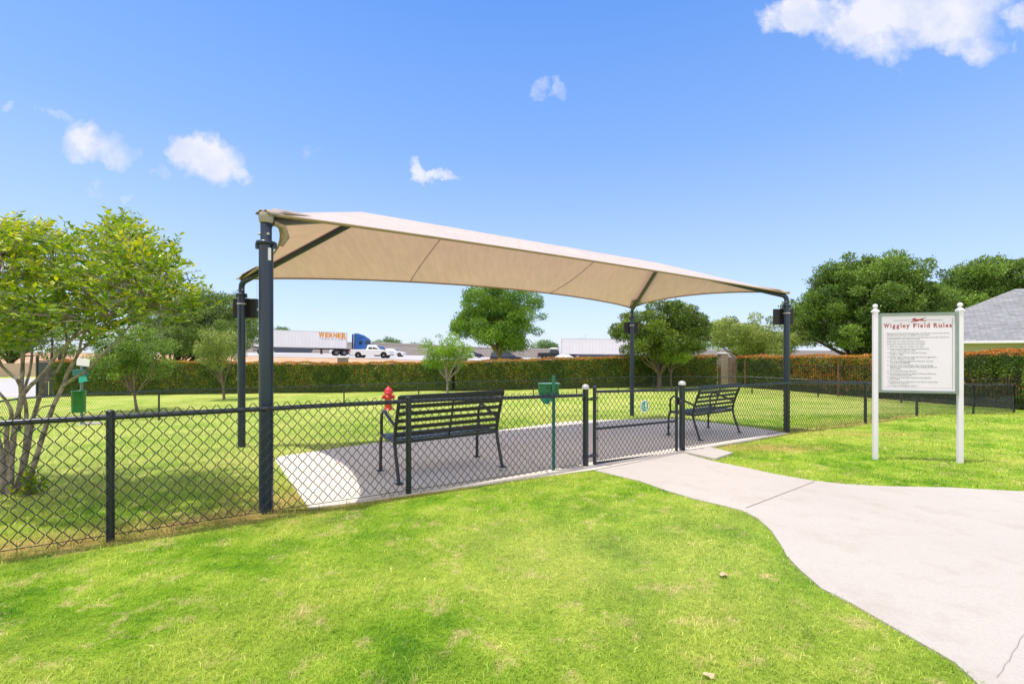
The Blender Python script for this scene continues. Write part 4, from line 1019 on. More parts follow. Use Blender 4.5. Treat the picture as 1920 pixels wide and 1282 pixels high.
    dog = [(-.62,.10),(-.55,.20),(-.38,.22),(-.28,.30),(-.22,.20),(-.10,.13),(.15,.12),(.38,.18),(.58,.20),(.82,.34),(.86,.30),(.62,.12),(.50,.06),(.66,-.02),(.86,-.10),(.90,-.20),(.80,-.16),(.55,-.10),(.34,-.06),(.15,-.04),(-.02,-.14),(-.25,-.16),(-.30,-.10),(-.48,-.20),(-.72,-.22),(-.74,-.16),(-.52,-.10),(-.40,.02),(-.44,.08),(-.60,.05)]
    vs = [Vector((x_*s_*.62, y_*s_*.62+dy, 0)) for x_, y_ in dog]
    bm = bmesh.new(); f_ = bm.faces.new([bm.verts.new(v) for v in vs]); bmesh.ops.triangulate(bm, faces=[f_]); bm.verts.index_update(); put_flat(dg, [v.co.copy() for v in bm.verts], [tuple(v.index for v in f.verts) for f in bm.faces], O, X, Yv, .0015); bm.free()
    dg.build('running_dog_emblem', M_tt, panel, recalc=False)
    for (a, c_) in ((-.27,-.085),(.085,.27)):
        ru = MB(); put_flat(ru, [Vector(p+(0,)) for p in ((a,dy-.002),(c_,dy-.002),(c_,dy+.002),(a,dy+.002))], [(0,1,2,3)], O, X, Yv, .0015)
        ru.build('rule_line', pm('thin_rule_grey', (.22,.2,.18), .5), panel, recalc=False)
    M_tx = pm('grey_green_lettering', (.20,.26,.24), .5); M_ti = M_tx
    lines = [('- Residents must abide by the following rules. Use of the park is at your own risk; the', 0), ('  management assumes no liability for any injury', 0), None,
      ('- Owners and guests of the apartment community may use the park. Owners are', 0), ('  responsible for their dog at all times', 0), None, ('- Keep dogs on a leash outside of the gates', 0), None, ('- Keep gate closed and secured at all times', 0), None,
      ('1. Limit of 2 dogs per resident per visit.', 1), None, ('2. Dogs must be licensed and vaccinated with', 1), ('    current rabies tags on collar.', 1), None, ('3. Persons using the park must be 16 years', 1), ('    of age or older.', 1), None,
      ('4. Female dogs in heat & dogs with known aggression', 1), ('    are not allowed in the park.', 1), None, ('5. Any dog exhibiting aggressive behavior must be', 1), ('    removed immediately.', 1), None,
      ('6. Owners must immediately clean up & properly', 1), ('    dispose of any waste left by their dog(s) and fill any', 1), ('    holes made.', 1), None, ('7. No unattended dogs allowed.', 1), None, ('8. No food for humans or dogs is allowed within the', 1), ('    area including dog treats.', 1), None,
      ('9. Children 12 and under must be accompanied', 1), ('    by an adult.', 1), None, ('10. Owners are not allowed to run with or chase after', 1), ('    dogs in the dog park.', 1), None, ('11. In case of emergency call 911.', 1)]
    tx = MB(); full = sum(.45 if l is None else 1 for l in lines); avail = ih-.265; dl = avail/full; yy = ih/2-.215
    for l in lines:
        if l is None: yy -= dl*.45; continue
        yy -= dl; vs, fs = text_mesh(l[0], dl*1.02, .0003, 'LEFT', 1.0, 1.12)
        mxw = max(v.x for v in vs); lim = iw*.86; f = min(1, lim/mxw)
        put_flat(tx, [Vector((v.x*f-iw/2+.05+.02*l[1], v.y+yy, 0)) for v in vs], fs, O, X, Yv, .0015)
    tx.build('rules_lettering', M_tx, panel, recalc=False)
sign()

# ------------------------------------------------------------------ vehicles
def paint(n, c, r=.25): return pm(n, c, r, 0, .05, 2, coat=.6)
PW = paint('white_vehicle_paint', (.78,.77,.76)); PK = pm('black_vehicle_paint', (.015,.017,.022), .5, 0, .05, 2, coat=0); PB = paint('dark_blue_vehicle_paint', (.02,.03,.06)); PS = paint('silver_vehicle_paint', (.5,.5,.5))
M_lamp = pm('red_lamp_lens', (.55,.02,.015), .2); M_hl = pm('headlamp_lens', (.6,.6,.6), .1)
PROF = { # body side profile, glasshouse profile (x forward, z), wheels x, length, width, roof taper
 'sedan': dict(L=4.8, W=1.8, body=[(-2.38,.35),(-2.4,.75),(-2.3,.98),(-1.7,1.02),(.75,.98),(1.9,.86),(2.3,.72),(2.4,.5),(2.36,.28),(-2.3,.26)], gh=[(-1.85,1.0),(-1.15,1.38),(-.6,1.46),(.25,1.43),(1.1,.95)], wh=(-1.42,1.45), r=.33),
 'suv': dict(L=4.8, W=1.9, body=[(-2.35,.4),(-2.4,.9),(-2.32,1.08),(.85,1.08),(1.9,1.0),(2.3,.85),(2.4,.55),(2.35,.32),(-2.3,.32)], gh=[(-2.28,1.06),(-2.05,1.62),(-1.6,1.72),(.2,1.70),(1.1,1.05)], wh=(-1.42,1.45), r=.37),
 'van': dict(L=5.1, W=1.95, body=[(-2.5,.35),(-2.55,.9),(-2.5,1.05),(1.0,1.05),(2.0,.92),(2.45,.75),(2.55,.5),(2.5,.28),(-2.45,.28)], gh=[(-2.48,1.03),(-2.3,1.65),(-1.9,1.74),(.3,1.70),(1.5,.98)], wh=(-1.55,1.6), r=.34),
 'pickup': dict(L=5.9, W=2.0, body=[(-2.93,.55),(-2.95,1.22),(-.62,1.24),(-.6,1.2),(1.3,1.2),(2.45,1.12),(2.85,1.0),(2.95,.7),(2.9,.42),(-2.9,.45)], gh=[(-.62,1.18),(-.5,1.85),(-.35,1.93),(.75,1.9),(1.45,1.18)], wh=(-1.75,1.95), r=.41)}
def wheel(parent, x, y, r, w):
    ty = MB(); M = Matrix.Rotation(PI/2, 3, 'X'); ty.lathe([(r*.62,-w/2),(r*.93,-w/2),(r,-w/2+.03),(r,w/2-.03),(r*.93,w/2),(r*.62,w/2)], (x,y,r), 22, M); o = ty.build('wheel', M_tyre, parent)
    ri = MB(); ri.lathe([(r*.60,-w/2+.015),(r*.60,w/2-.015)], (x,y,r), 18, M)
    for k in range(5):
        a = 2*PI*k/5; 
        for s in (-1, 1): ri.bar((x, y+s*(w/2-.01), r), (x+r*.55*math.cos(a), y+s*(w/2-.01), r+r*.55*math.sin(a)), .06, .03, (0,1,0))
    ri.build('rim', M_rim, o)
def vehicle(kind, name, cat, label, px, Z, mat, group='vehicles on the highway', dirn=1, rz=0):
    p = PROF[kind]; x = (px-CX)/F0*Z; z = EYE-float(road_drop(x, Z))+.07; t = thing(name, label, cat, (x, Z, z), rz+(0 if dirn > 0 else PI), group); w = p['W']/2
    bd = MB(); bd.prism(p['body'], -w, w); body = bd.build('body', mat, t, bevel=.07, bseg=3)
    gh = MB(); n = len(p['gh']); ti = .22; vs = []
    for s in (-1, 1):
        for i, (a, zz) in enumerate(p['gh']): vs.append((a, s*(w-.04-(ti if 0 < i < n-1 else 0)), zz))
    gh.add(vs, [tuple(range(n)), tuple(range(2*n-1, n-1, -1))]+[(i, i+n, (i+1)%n+n, (i+1)%n) for i in range(n)]); gh.build('cabin', mat, body, bevel=.05, bseg=2)
    # side glass and windscreen, a little proud
    zb = min(q[1] for q in p['gh'])+.08; zt = max(q[1] for q in p['gh'])-.09; xs0 = p['gh'][0][0]; xs1 = p['gh'][-1][0]
    tx0, tx1 = p['gh'][1][0], p['gh'][-2][0]; hgt = zt-zb
    def lean(zz): f = (zz-min(q[1] for q in p['gh']))/(p['gh'][1][1]-min(q[1] for q in p['gh'])); return w-.04-ti*min(1, f)+.006
    panes = 3 if kind in ('suv','van') else 2; a0, a1 = xs0+.32, xs1-.42; b0_, b1_ = tx0+.12, tx1-.02
    for k in range(panes):
        f0, f1 = k/panes+.02, (k+1)/panes-.02
        for s in (-1, 1):
            g = MB()
            q = [(a0+(a1-a0)*f0, zb), (a0+(a1-a0)*f1, zb), (b0_+(b1_-b0_)*f1, zt), (b0_+(b1_-b0_)*f0, zt)]
            vs = [(a, s*lean(zz), zz) for a, zz in q]+[(a, s*(lean(zz)-.03), zz) for a, zz in q]; g.add(vs, [(0,1,2,3),(7,6,5,4),(0,4,5,1),(1,5,6,2),(2,6,7,3),(3,7,4,0)])
            g.build('side_window', M_glass, t)
    for (q0, q1, nm) in ((p['gh'][-1], p['gh'][-2], 'windscreen'), (p['gh'][0], p['gh'][1], 'rear_window')):
        g = MB(); s0 = 1 if nm == 'windscreen' else -1; A = Vector((q0[0], 0, q0[1])); B = Vector((q1[0], 0, q1[1])); d = (B-A); nn = Vector((d.z, 0, -d.x)).normalized()*(s0*.012); 
        if nn.x*s0 < 0: nn = -nn
        lo, hi = A+d*.12+nn, A+d*.9+nn; g.add([lo+Vector((0,-(w-.16),0)), lo+Vector((0,w-.16,0)), hi+Vector((0,w-.34,0)), hi+Vector((0,-(w-.34),0))], [(0,1,2,3)]); g.build(nm, M_glass, t, solid=.012)
    for xw in p['wh']:
        for s in (-1, 1):
            wheel(t, xw, s*(w-.10), p['r'], .22)
            ar = MB(); ar.lathe([(p['r']*1.18,-.006),(p['r']*1.18,.006)], (xw, s*(w+.004), p['r']+.02), 22, Matrix.Rotation(PI/2, 3, 'X')); ar.build('wheel_arch', M_tyre, body)
    for s in (-1, 1):
        l = MB(); l.box((p['L']/2-.12, s*(w-.12), .72 if kind != 'pickup' else .9), (.22,.26,.16)); l.build('headlight', M_hl, t, bevel=.03)
        l = MB(); l.box((-p['L']/2+.05, s*(w-.09), .85 if kind != 'pickup' else 1.0), (.14,.20,.16 if kind != 'pickup' else .34)); l.build('tail_light', M_lamp, t, bevel=.02)
        m_ = MB(); m_.box((xs1-.35, s*(w+.09), zb+.05), (.12,.18,.14)); m_.build('mirror', mat if kind != 'pickup' else M_tyre, t, bevel=.03)
    if kind == 'pickup':
        bdn = MB(); bdn.box((-1.78, 0, 1.245), (2.2, 1.7, .012)); bdn.build('bed', M_tyre, t)
    bp = MB(); bp.box((p['L']/2-.02,0,.42),(.10,p['W']-.1,.18)); bp.box((-p['L']/2+.02,0,.46),(.10,p['W']-.1,.18)); bp.build('bumper', M_tyre if mat is PK or mat is PB else M_rim, t, bevel=.03)
    return t
vehicle('pickup', 'pickup_truck', 'pickup', 'white pickup truck with long bed in front of the blue semi cab', 698, 67, PW)
vehicle('sedan', 'car', 'car', 'white sedan just ahead of the white pickup, before the grey barrier', 736, 84, PW)
vehicle('suv', 'car', 'car', 'white sport utility car seen in the gap between trailer and blue cab', 641, 98, PW)
vehicle('van', 'van', 'van', 'white van seen through the branches of the live oak', 318, 66, PW)
vehicle('sedan', 'car', 'car', 'dark blue car behind the small thin crepe myrtle', 832, 88, PB)
vehicle('suv', 'car', 'car', 'white car between the small crepe myrtle and the cypress trunk', 868, 93, PW)
vehicle('sedan', 'car', 'car', 'black car nose just left of the cypress trunk', 886, 99, PB)
vehicle('van', 'van', 'van', 'dark minivan just right of the cypress trunk above the hedge', 950, 70, PB)
vehicle('pickup', 'pickup_truck', 'pickup', 'black pickup truck behind the left end of the plain white trailer', 1036, 90, PK)
vehicle('sedan', 'car', 'car', 'white sedan half hidden by the hedge below the plain white trailer', 1062, 72, PW)
def far_car(px, Z, mat, lab):
    t = vehicle('sedan', 'car', 'car', lab, px, Z, mat); t.location.z = EYE-.25; return t
far_car(1041, 121, PW, 'white car roof on the upper road above the black pickup')
far_car(1004, 121, PK, 'dark car on the upper road left of the black pickup')
# upper deck that carries them
s = MB(); s.box((14, 124, EYE-.25-1.5), (70, 20, 3.0)); tag(s.build('upper_road', M_road, None), 'raised concrete roadway behind the barrier wall', kind='structure')

def semi(label, name, xr, yr, xf, yf, cab, zoff=0, mark=False):
    """trailer from rear (xr,yr) to front (xf,yf)"""
    rear = Vector((xr, yr, 0)); fr = Vector((xf, yf, 0)); d = fr-rear; L = d.length; z0 = EYE-float(road_drop((xr+xf)/2, (yr+yf)/2))+.07+zoff; zr = EYE-float(road_drop(xr, yr))+.07; zf = EYE-float(road_drop(xf, yf))+.07
    t = thing(name, label, 'semi truck', (xr, yr, zr+zoff), 0, 'semi trucks on the highway'); t.rotation_euler = (0, -math.atan2(zf-zr, L), math.atan2(d.y, d.x))
    M_tr = pm('white_trailer_skin', (.84,.82,.84), .4, 0, .06, .7)
    b = MB(); b.box((L/2, 0, 2.68), (L, 2.55, 2.84)); tr = b.build('trailer', M_tr, t, bevel=.03)
    ri = MB()
    for k in range(27): ri.bar((.3+k*(L-.6)/26, -1.279, 1.32), (.3+k*(L-.6)/26, -1.279, 4.04), .03, .008, (0,1,0))
    ri.build('rivet_rib', pm('trailer_rib', (.66,.66,.67), .4), tr)
    r = MB(); r.box((L/2, -1.283, 1.30), (L, .02, .10)); r.box((L/2, -1.283, 4.06), (L, .02, .07)); r.box((.04,-1.285,2.68),(.10,.02,2.8)); r.box((L-.05,-1.285,2.68),(.12,.02,2.8)); r.build('side_rail', pm('rail_aluminium', (.55,.55,.56), .4, .4), tr)
    sk = MB(); sk.prism([(L*.19,1.24),(L*.63,1.24),(L*.60,.45),(L*.22,.38)], -1.24, -1.21); sk.build('side_skirt', pm('dark_skirt', (.06,.075,.11), .5), t)
    lg = MB(); lg.box((L*.72,-.8,.75),(.15,.15,1.0)); lg.box((L*.72,.8,.75),(.15,.15,1.0)); lg.box((L*.72,-.8,.3),(.4,.3,.08)); lg.build('landing_gear', M_tyre, t)
    ax = MB(); ax.box((L/2,0,1.15),(L-.4,.9,.22)); ax.box((1.6,0,.7),(3.2,2.2,.12)); ax.build('chassis', M_tyre, t)
    for xw in (1.1, 2.4): 
        for y_ in (-.98, .98): wheel(t, xw, y_, .52, .55)
    mf = MB(); mf.box((.15,-1.0,.75),(.03,.6,.8)); mf.build('mud_flap', M_tyre, t)
    if cab:
        for xw in (L-1.7, L-.4):
            for y_ in (-.98, .98): wheel(t, xw, y_, .52, .55)
        cb = MB(); x0 = L+1.35; H = 4.02
        prof = [(x0,.9),(x0,H),(x0+.5,H),(x0+1.6,H-.32),(x0+2.4,H-.85),(x0+2.85,H-1.45),(x0+3.0,2.25),(x0+3.7,2.02),(x0+5.0,1.75),(x0+5.35,1.45),(x0+5.45,.55),(x0+.2,.55)]
        cb.prism(prof, -1.2, 1.2); c = cb.build('cab', pm('royal_blue_paint', (.010,.11,.42), .3, 0, .1, 2, coat=.5), t, bevel=.12, bseg=3)
        g = MB(); 
        for s_ in (-1, 1):
            vs = [(a, s_*(1.205+e), z) for e in (0, .01) for a, z in ((x0+1.75,2.15),(x0+2.75,2.15),(x0+2.5,2.75),(x0+1.85,2.8))]; g.add(vs, [(0,1,2,3),(7,6,5,4),(0,4,5,1),(1,5,6,2),(2,6,7,3),(3,7,4,0)])
        g.build('door_window', M_glass, c)
        g = MB(); g.box((x0+.95,-1.21,2.35),(.5,.02,.62)); g.box((x0+.95,1.21,2.35),(.5,.02,.62)); g.build('sleeper_window', M_glass, c)
        g = MB(); g.box((x0+1.0,-1.21,3.25),(.75,.02,.10)); g.build('air_slot', M_tyre, c)
        g = MB(); g.add([(x0+2.47,-1.0,H-.88+.03),(x0+2.47,1.0,H-.88+.03),(x0+3.03,1.05,2.4),(x0+3.03,-1.05,2.4)], [(0,1,2,3)]); g.build('windscreen', M_glass, c, solid=.02)
        g = MB(); g.box((x0+2.75,-1.42,2.45),(.16,.14,.62)); g.bar((x0+2.7,-1.2,2.6),(x0+2.75,-1.4,2.5),.04,.04); g.build('mirror', pm('chrome_mirror', (.7,.7,.65), .2, .6), t, bevel=.02)
        for s_ in (-1, 1): ed = MB(); ed.box((x0-.05,s_*1.21,2.6),(.14,.06,2.7)); ed.build('fairing_edge', M_tyre, c)
        for y_ in (-1.0, 1.0): wheel(t, x0+4.2, y_, .52, .30)
        tk = MB(); M = Matrix.Rotation(PI/2, 3, 'Y'); tk.lathe([(.32,-.7),(.34,-.66),(.34,.66),(.32,.7)], (x0+1.2,-.95,.75), 18, M); tk.build('fuel_tank', M_rim, t)
        fr_ = MB(); fr_.box((L+.1,0,.95),(4.2,.8,.25)); fr_.box((L-.1,0,1.14),(2.2,.9,.12)); fr_.build('tractor_frame', M_tyre, t)
    if mark:
        M_or = pm('orange_lettering', (.80,.30,.01), .4); tm = MB(); O = Vector((L-2.55, -1.288, 3.12)); X = Vector((1,0,0)); Y = Vector((0,0,1))
        sizes = [('W',1.22,1.02,-.08),('E',.92,.66,.02),('R',.90,.66,.03),('N',.90,.68,.03),('E',.94,.66,.0),('R',1.18,.82,-.16)]; xc = -2.1
        for ch, hh, ww, dy in sizes:
            vs, fs = text_mesh(ch, 1, .045, 'LEFT'); x0_ = min(v.x for v in vs); x1_ = max(v.x for v in vs); y1_ = max(v.y for v in vs)
            put_flat(tm, [Vector(((v.x-x0_)/(x1_-x0_)*ww*.92+xc, v.y/y1_*hh*.86+dy, 0)) for v in vs], fs, O, X, Y, .003); xc += ww*1.0+.01
        tm.build('orange_lettering', M_or, tr, recalc=False)
        gm = MB(); xc = -1.75
        for w_ in (.32,.5,.36,.5,.3,.12,.75): 
            dz = -.28-.10*max(0, (xc-.9))*.4; put_flat(gm, [Vector(p+(0,)) for p in ((xc,dz-.05),(xc+w_,dz-.05),(xc+w_,dz+.06),(xc,dz+.06))], [(0,1,2,3)], O, X, Y, .003); xc += w_+.14
        gm.build('slogan_band', pm('grey_slogan', (.42,.43,.46), .5), tr, recalc=False)
    return t
semi('white semi trailer with orange lettering pulled by a blue cab', 'semi_truck', P(474,0,74).x, 74, P(648,0,81).x, 81, True, mark=True)
semi('plain white semi trailer on the highway left of the photinia tree', 'semi_trailer', P(1050,0,84).x, 84, P(1215,0,84.5).x, 84.5, False, zoff=-.15)

# barrier wall behind the highway, its top steps down to the right
M_bar = pm('grey_beige_precast_wall', (.42,.38,.345), .9, 0, .12, .5)
w = MB(); Zw = 112; pts = [(380,640),(500,641),(697,642.5),(790,646),(870,650),(960,653.5),(1060,655),(1400,657),(1700,659)]
for (x0, y0), (x1, y1) in zip(pts[:-1], pts[1:]):
    a, c = P(x0, y0, Zw), P(x1, y1, Zw); za, zc = EYE-float(road_drop(a.x, Zw))-.3, EYE-float(road_drop(c.x, Zw))-.3
    vs = [(a.x,Zw,za),(c.x,Zw,zc),(c.x,Zw,c.z),(a.x,Zw,a.z)]; w.add(vs+[(p[0],p[1]+.5,p[2]) for p in vs], [(0,1,2,3),(7,6,5,4),(0,4,5,1),(2,6,7,3)])
wo = thing('barrier_wall', 'long grey concrete barrier wall behind the highway traffic', 'wall', (0,0,0)); w.build('wall', M_bar, wo)
w = MB()
for (x0, y0), (x1, y1) in zip(pts[:-1], pts[1:]):
    a, c = P(x0, y0, Zw), P(x1, y1, Zw); w.bar((a.x,Zw-.06,a.z-1.1 if a.z > EYE+1.3 else a.z-.2), (c.x,Zw-.06,c.z-1.1 if c.z > EYE+1.3 else c.z-.2), .10, .18); w.bar((a.x,Zw,a.z+.06), (c.x,Zw,c.z+.06), .7, .16)
w.build('coping', pm('pale_coping', (.56,.53,.50), .8), wo)
# masts
for px, y0, y1, Z, lab in ((481.5,505,650,150,'thin tall mast behind the canopy left poles'), (851,585,655,180,'thin mast rising beside the cypress'), (1098,628,655,170,'short pole above the plain white trailer'), (1307,640,664,120,'street pole right of the photinia tree')):
    a, c = P(px, y1, Z), P(px, y0, Z); m_ = MB(); m_.tube([a-Vector((0,0,3)), c], [.12,.07], 8); m_.sphere(c, .16, 8, 5)
    t = thing('mast', lab, 'pole', a-Vector((0,0,3)), 0, 'distant poles'); o = m_.build('shaft', M_cap, t, recalc=False)
    for vtx in o.data.vertices: vtx.co -= t.location

# ------------------------------------------------------------------ left background: grey gate panels, tan wall
gp0, gp1 = G(70, 745), G(112, 743); t = thing('service_gate', 'dark grey solid panel gate beside the pale driveway at left', 'gate', gp0)
d = gp1-gp0; h = 68/F0*gp0.y; Mg = pm('charcoal_gate_panel', (.06,.065,.085), .5)
for k in range(2):
    a = d*(k/2+.01); c = d*((k+1)/2-.01); m_ = MB(); m_.bar(Vector((a.x,a.y,h/2)), Vector((c.x,c.y,h/2)), .06, h-.1); m_.build('panel', Mg, t, bevel=.01)
m_ = MB(); m_.bar((0,0,.05),(0,0,h+.25),.10,.10,(1,0,0)); m_.bar((d.x,d.y,.05),(d.x,d.y,h+.5),.12,.12,(1,0,0)); m_.bar((0,-.04,h),(d.x,d.y-.04,h),.03,.06); m_.bar((0,-.04,.1),(d.x,d.y-.04,.1),.03,.06); m_.build('frame', M_blk, t)
m_ = MB(); Zt = 46; a = P(-700,0,Zt); c = P(110,0,Zt); zb = float(gz(-40, 44))-.2; ztp = hz(683, Zt)
vs = [(a.x,Zt,zb),(c.x,Zt,zb),(c.x,Zt,ztp),(a.x,Zt,ztp)]; m_.add(vs+[(p[0],p[1]+.3,p[2]) for p in vs], [(0,1,2,3),(7,6,5,4),(3,2,6,7),(1,5,6,2),(0,4,7,3)])
m_.add([(a.x,Zt-.02,ztp-.0),(c.x,Zt-.02,ztp),(c.x,Zt-.02,ztp+.1),(a.x,Zt-.02,ztp+.1),(a.x,Zt+.32,ztp-.0),(c.x,Zt+.32,ztp),(c.x,Zt+.32,ztp+.1),(a.x,Zt+.32,ztp+.1)], [(0,1,2,3),(7,6,5,4),(3,2,6,7),(0,1,5,4)])
m, nt, bs = new_mat('tan_block_wall'); br = N(nt, 'ShaderNodeTexBrick'); tc = N(nt, 'ShaderNodeTexCoord'); mp = N(nt, 'ShaderNodeMapping'); mp.inputs['Rotation'].default_value = (PI/2, 0, 0)
nt.links.new(tc.outputs['Object'], mp.inputs['Vector']); nt.links.new(mp.outputs[0], br.inputs['Vector']); br.inputs['Color1'].default_value = (.52,.38,.28,1); br.inputs['Color2'].default_value = (.47,.34,.25,1); br.inputs['Mortar'].default_value = (.36,.27,.21,1); br.inputs['Scale'].default_value = 1.4; br.inputs['Mortar Size'].default_value = .01
nt.links.new(br.outputs['Color'], bs.inputs['Base Color']); bs.inputs['Roughness'].default_value = .9
tag(m_.build('block_wall', m, None), 'tan block wall across the driveway at the far left', 'wall')

# ------------------------------------------------------------------ house
def house():
    O = Vector((25.1, 30.2, 0)); O.z = 1.35-2.3; rz = math.radians(-40); t = thing('house', 'beige sided house with grey shingle hip roof at the right edge', 'house', O, rz)
    ev = hz(641.5, 30)-O.z; W, D, p = 22, 13, .52; oh = .5
    wl = MB(); wl.box((W/2+.4, D/2+.4, (ev-.05)/2), (W-.8, D-.8, ev-.05)); 
    m, nt, bs = new_mat('beige_lap_siding'); wv = N(nt, 'ShaderNodeTexWave', wave_type='BANDS', bands_direction='Z', wave_profile='SAW'); wv.inputs['Scale'].default_value = 1.6
    tc = N(nt, 'ShaderNodeTexCoord'); nt.links.new(tc.outputs['Object'], wv.inputs['Vector']); bpn = N(nt, 'ShaderNodeBump'); bpn.inputs['Distance'].default_value = .03; nt.links.new(wv.outputs['Fac'], bpn.inputs['Height']); nt.links.new(bpn.outputs['Normal'], bs.inputs['Normal'])
    bs.inputs['Base Color'].default_value = (.55,.50,.43,1); bs.inputs['Roughness'].default_value = .8
    wl.build('wall', m, t)
    a = [(-oh,-oh,ev),(W+oh,-oh,ev),(W+oh,D+oh,ev),(-oh,D+oh,ev)]; r = (D/2+oh); zt = ev+p*r
    rf = MB(); vs = a+[(r-oh,D/2,zt),(W-r+oh,D/2,zt)]+[(q[0],q[1],q[2]-.10) for q in a]
    rf.add(vs, [(0,1,5,4),(1,2,5),(2,3,4,5),(3,0,4),(0,6,7,1),(1,7,8,2),(2,8,9,3),(3,9,6,0),(9,8,7,6)])
    m, nt, bs = new_mat('grey_asphalt_shingles'); tc = N(nt, 'ShaderNodeTexCoord'); br = N(nt, 'ShaderNodeTexBrick'); br.inputs['Scale'].default_value = 1.0; br.inputs['Brick Width'].default_value = .5; br.inputs['Row Height'].default_value = .16; br.inputs['Mortar Size'].default_value = .012
    br.inputs['Color1'].default_value = (.30,.30,.31,1); br.inputs['Color2'].default_value = (.21,.21,.22,1); br.inputs['Mortar'].default_value = (.13,.13,.14,1); nt.links.new(tc.outputs['Object'], br.inputs['Vector'])
    nn = noise(nt, 6, 5, .7, vec=tc.outputs['Object']); rr = ramp(nt, nn.outputs['Fac'], [(.3,(.8,.8,.8)),(.7,(1.15,1.15,1.15))]); cc = mixc(nt, 1, br.outputs['Color'], rr.outputs['Color'], 'MULTIPLY'); nt.links.new(cc, bs.inputs['Base Color']); bs.inputs['Roughness'].default_value = .95
    rf.build('roof', m, t)
    gt = MB(); gt.bar((-oh,-oh-.06,ev-.06),(W+oh,-oh-.06,ev-.06),.12,.14); gt.build('gutter', M_white, t, bevel=.02)
    gx = 5.9
    dr = MB(); dr.box((gx+1.6, .385, 1.05), (3.2,.04,2.1)); dr.build('garage_opening', pm('dark_garage_interior', (.03,.025,.022), .8), t)
    tr = MB(); tr.box((gx-.08,.37,1.1),(.16,.06,2.3)); tr.box((gx+3.28,.37,1.1),(.16,.06,2.3)); tr.box((gx+1.6,.37,2.18),(3.2,.06,.16)); tr.build('door_trim', M_white, t, bevel=.01)
house()

# dry leaves and scraps on the lawn
M_dl = pm('dry_tan_leaf', (.62,.45,.27), .7)
for (px, py, r, lab) in ((1355,1081,.034,'pale dry leaf lying on the lawn left of the walkway'), (1329,1272,.024,'dry leaf on the grass at the bottom of the picture')):
    p = G(px, py); m_ = MB(); n = 12; vs = [Vector((r*(1+.25*math.sin(k*2.1))*math.cos(2*PI*k/n), r*.62*(1+.2*math.cos(k*1.7))*math.sin(2*PI*k/n), .006*math.sin(k*1.3))) for k in range(n)]+[Vector((0,0,.008))]
    m_.add(vs, [(k, (k+1) % n, n) for k in range(n)]); o = m_.build('dry_leaf', M_dl, None, solid=.001); o.location = p+Vector((0,0,.014)); o.rotation_euler = (.15, -.1, px); tag(o, lab, 'leaf', 'dry leaves on the lawn')

# ------------------------------------------------------------------ light, sky
SUN_EL = math.radians(73.4)
ld = bpy.data.lights.new('sun', 'SUN'); ld.energy = 2.2; ld.angle = math.radians(.53); ld.color = (1, .955, .89)
lo = bpy.data.objects.new('sun', ld); COL.objects.link(lo); lo.rotation_euler = (0, -(PI/2-SUN_EL), math.radians(10)); lo.location = (-10, 0, 30)
w = bpy.data.worlds.new('World'); S.world = w; w.use_nodes = True; nt = w.node_tree; bg = nt.nodes['Background']
sky = N(nt, 'ShaderNodeTexSky', sky_type='NISHITA'); sky.sun_disc = False; sky.sun_elevation = SUN_EL; sky.sun_rotation = math.radians(-100)
sky.altitude = 0; sky.air_density = 1.0; sky.dust_density = .6; sky.ozone_density = 2.2
tc = N(nt, 'ShaderNodeTexCoord'); sx = N(nt, 'ShaderNodeSeparateXYZ'); nt.links.new(tc.outputs['Generated'], sx.inputs[0])
def M2(op, a, b=None, c=None, clamp=False):
    m_ = N(nt, 'ShaderNodeMath', operation=op, use_clamp=clamp)
    for i, v in enumerate((a, b, c)):
        if v is None: continue
        if isinstance(v, (int, float)): m_.inputs[i].default_value = v
        else: nt.links.new(v, m_.inputs[i])
    return m_.outputs[0]
yy = M2('MAXIMUM', sx.outputs['Y'], .02); uu = M2('DIVIDE', sx.outputs['X'], yy); vv = M2('DIVIDE', sx.outputs['Z'], yy)
cv = N(nt, 'ShaderNodeCombineXYZ'); nt.links.new(uu, cv.inputs[0]); nt.links.new(vv, cv.inputs[1])
n1 = noise(nt, 9, 7, .62, vec=cv.outputs[0]); n2 = noise(nt, 7, 5, .6, vec=cv.outputs[0])
sub = N(nt, 'ShaderNodeVectorMath', operation='SUBTRACT'); nt.links.new(n1.outputs['Color'], sub.inputs[0]); sub.inputs[1].default_value = (.5,.5,.5)
scl = N(nt, 'ShaderNodeVectorMath', operation='SCALE'); nt.links.new(sub.outputs[0], scl.inputs[0]); scl.inputs['Scale'].default_value = .15
wp = N(nt, 'ShaderNodeVectorMath', operation='ADD'); nt.links.new(cv.outputs[0], wp.inputs[0]); nt.links.new(scl.outputs[0], wp.inputs[1])
clouds = [(395,300,62,42,1.0,0),(352,285,36,28,.9,0),(440,318,26,20,.8,0),(180,262,48,38,.75,.2),(215,285,48,26,.6,.2),(150,290,30,26,.5,0),(100,215,60,16,.45,.25),(15,195,22,14,.45,0),(300,320,24,16,.45,.3),(180,350,22,20,.3,0),(240,368,20,10,.3,0),(790,312,26,17,.75,.5),(825,326,42,12,.7,.1),(1010,165,28,15,.5,0),(1052,182,20,14,.4,0),(590,268,30,14,.22,0),(265,200,16,6,.2,0),
          (1700,-10,140,95,1.15,0),(1620,40,100,60,1.0,0),(1760,30,115,70,1.1,0),(1640,95,75,34,.7,0),(1800,75,90,36,.75,.2),(1500,30,70,36,.9,0),(1455,35,40,30,.7,0),(1560,30,60,26,.7,0),(1850,-10,60,50,.8,0),(1915,40,36,34,.7,0),(1900,95,10,16,.4,0)]
acc = None
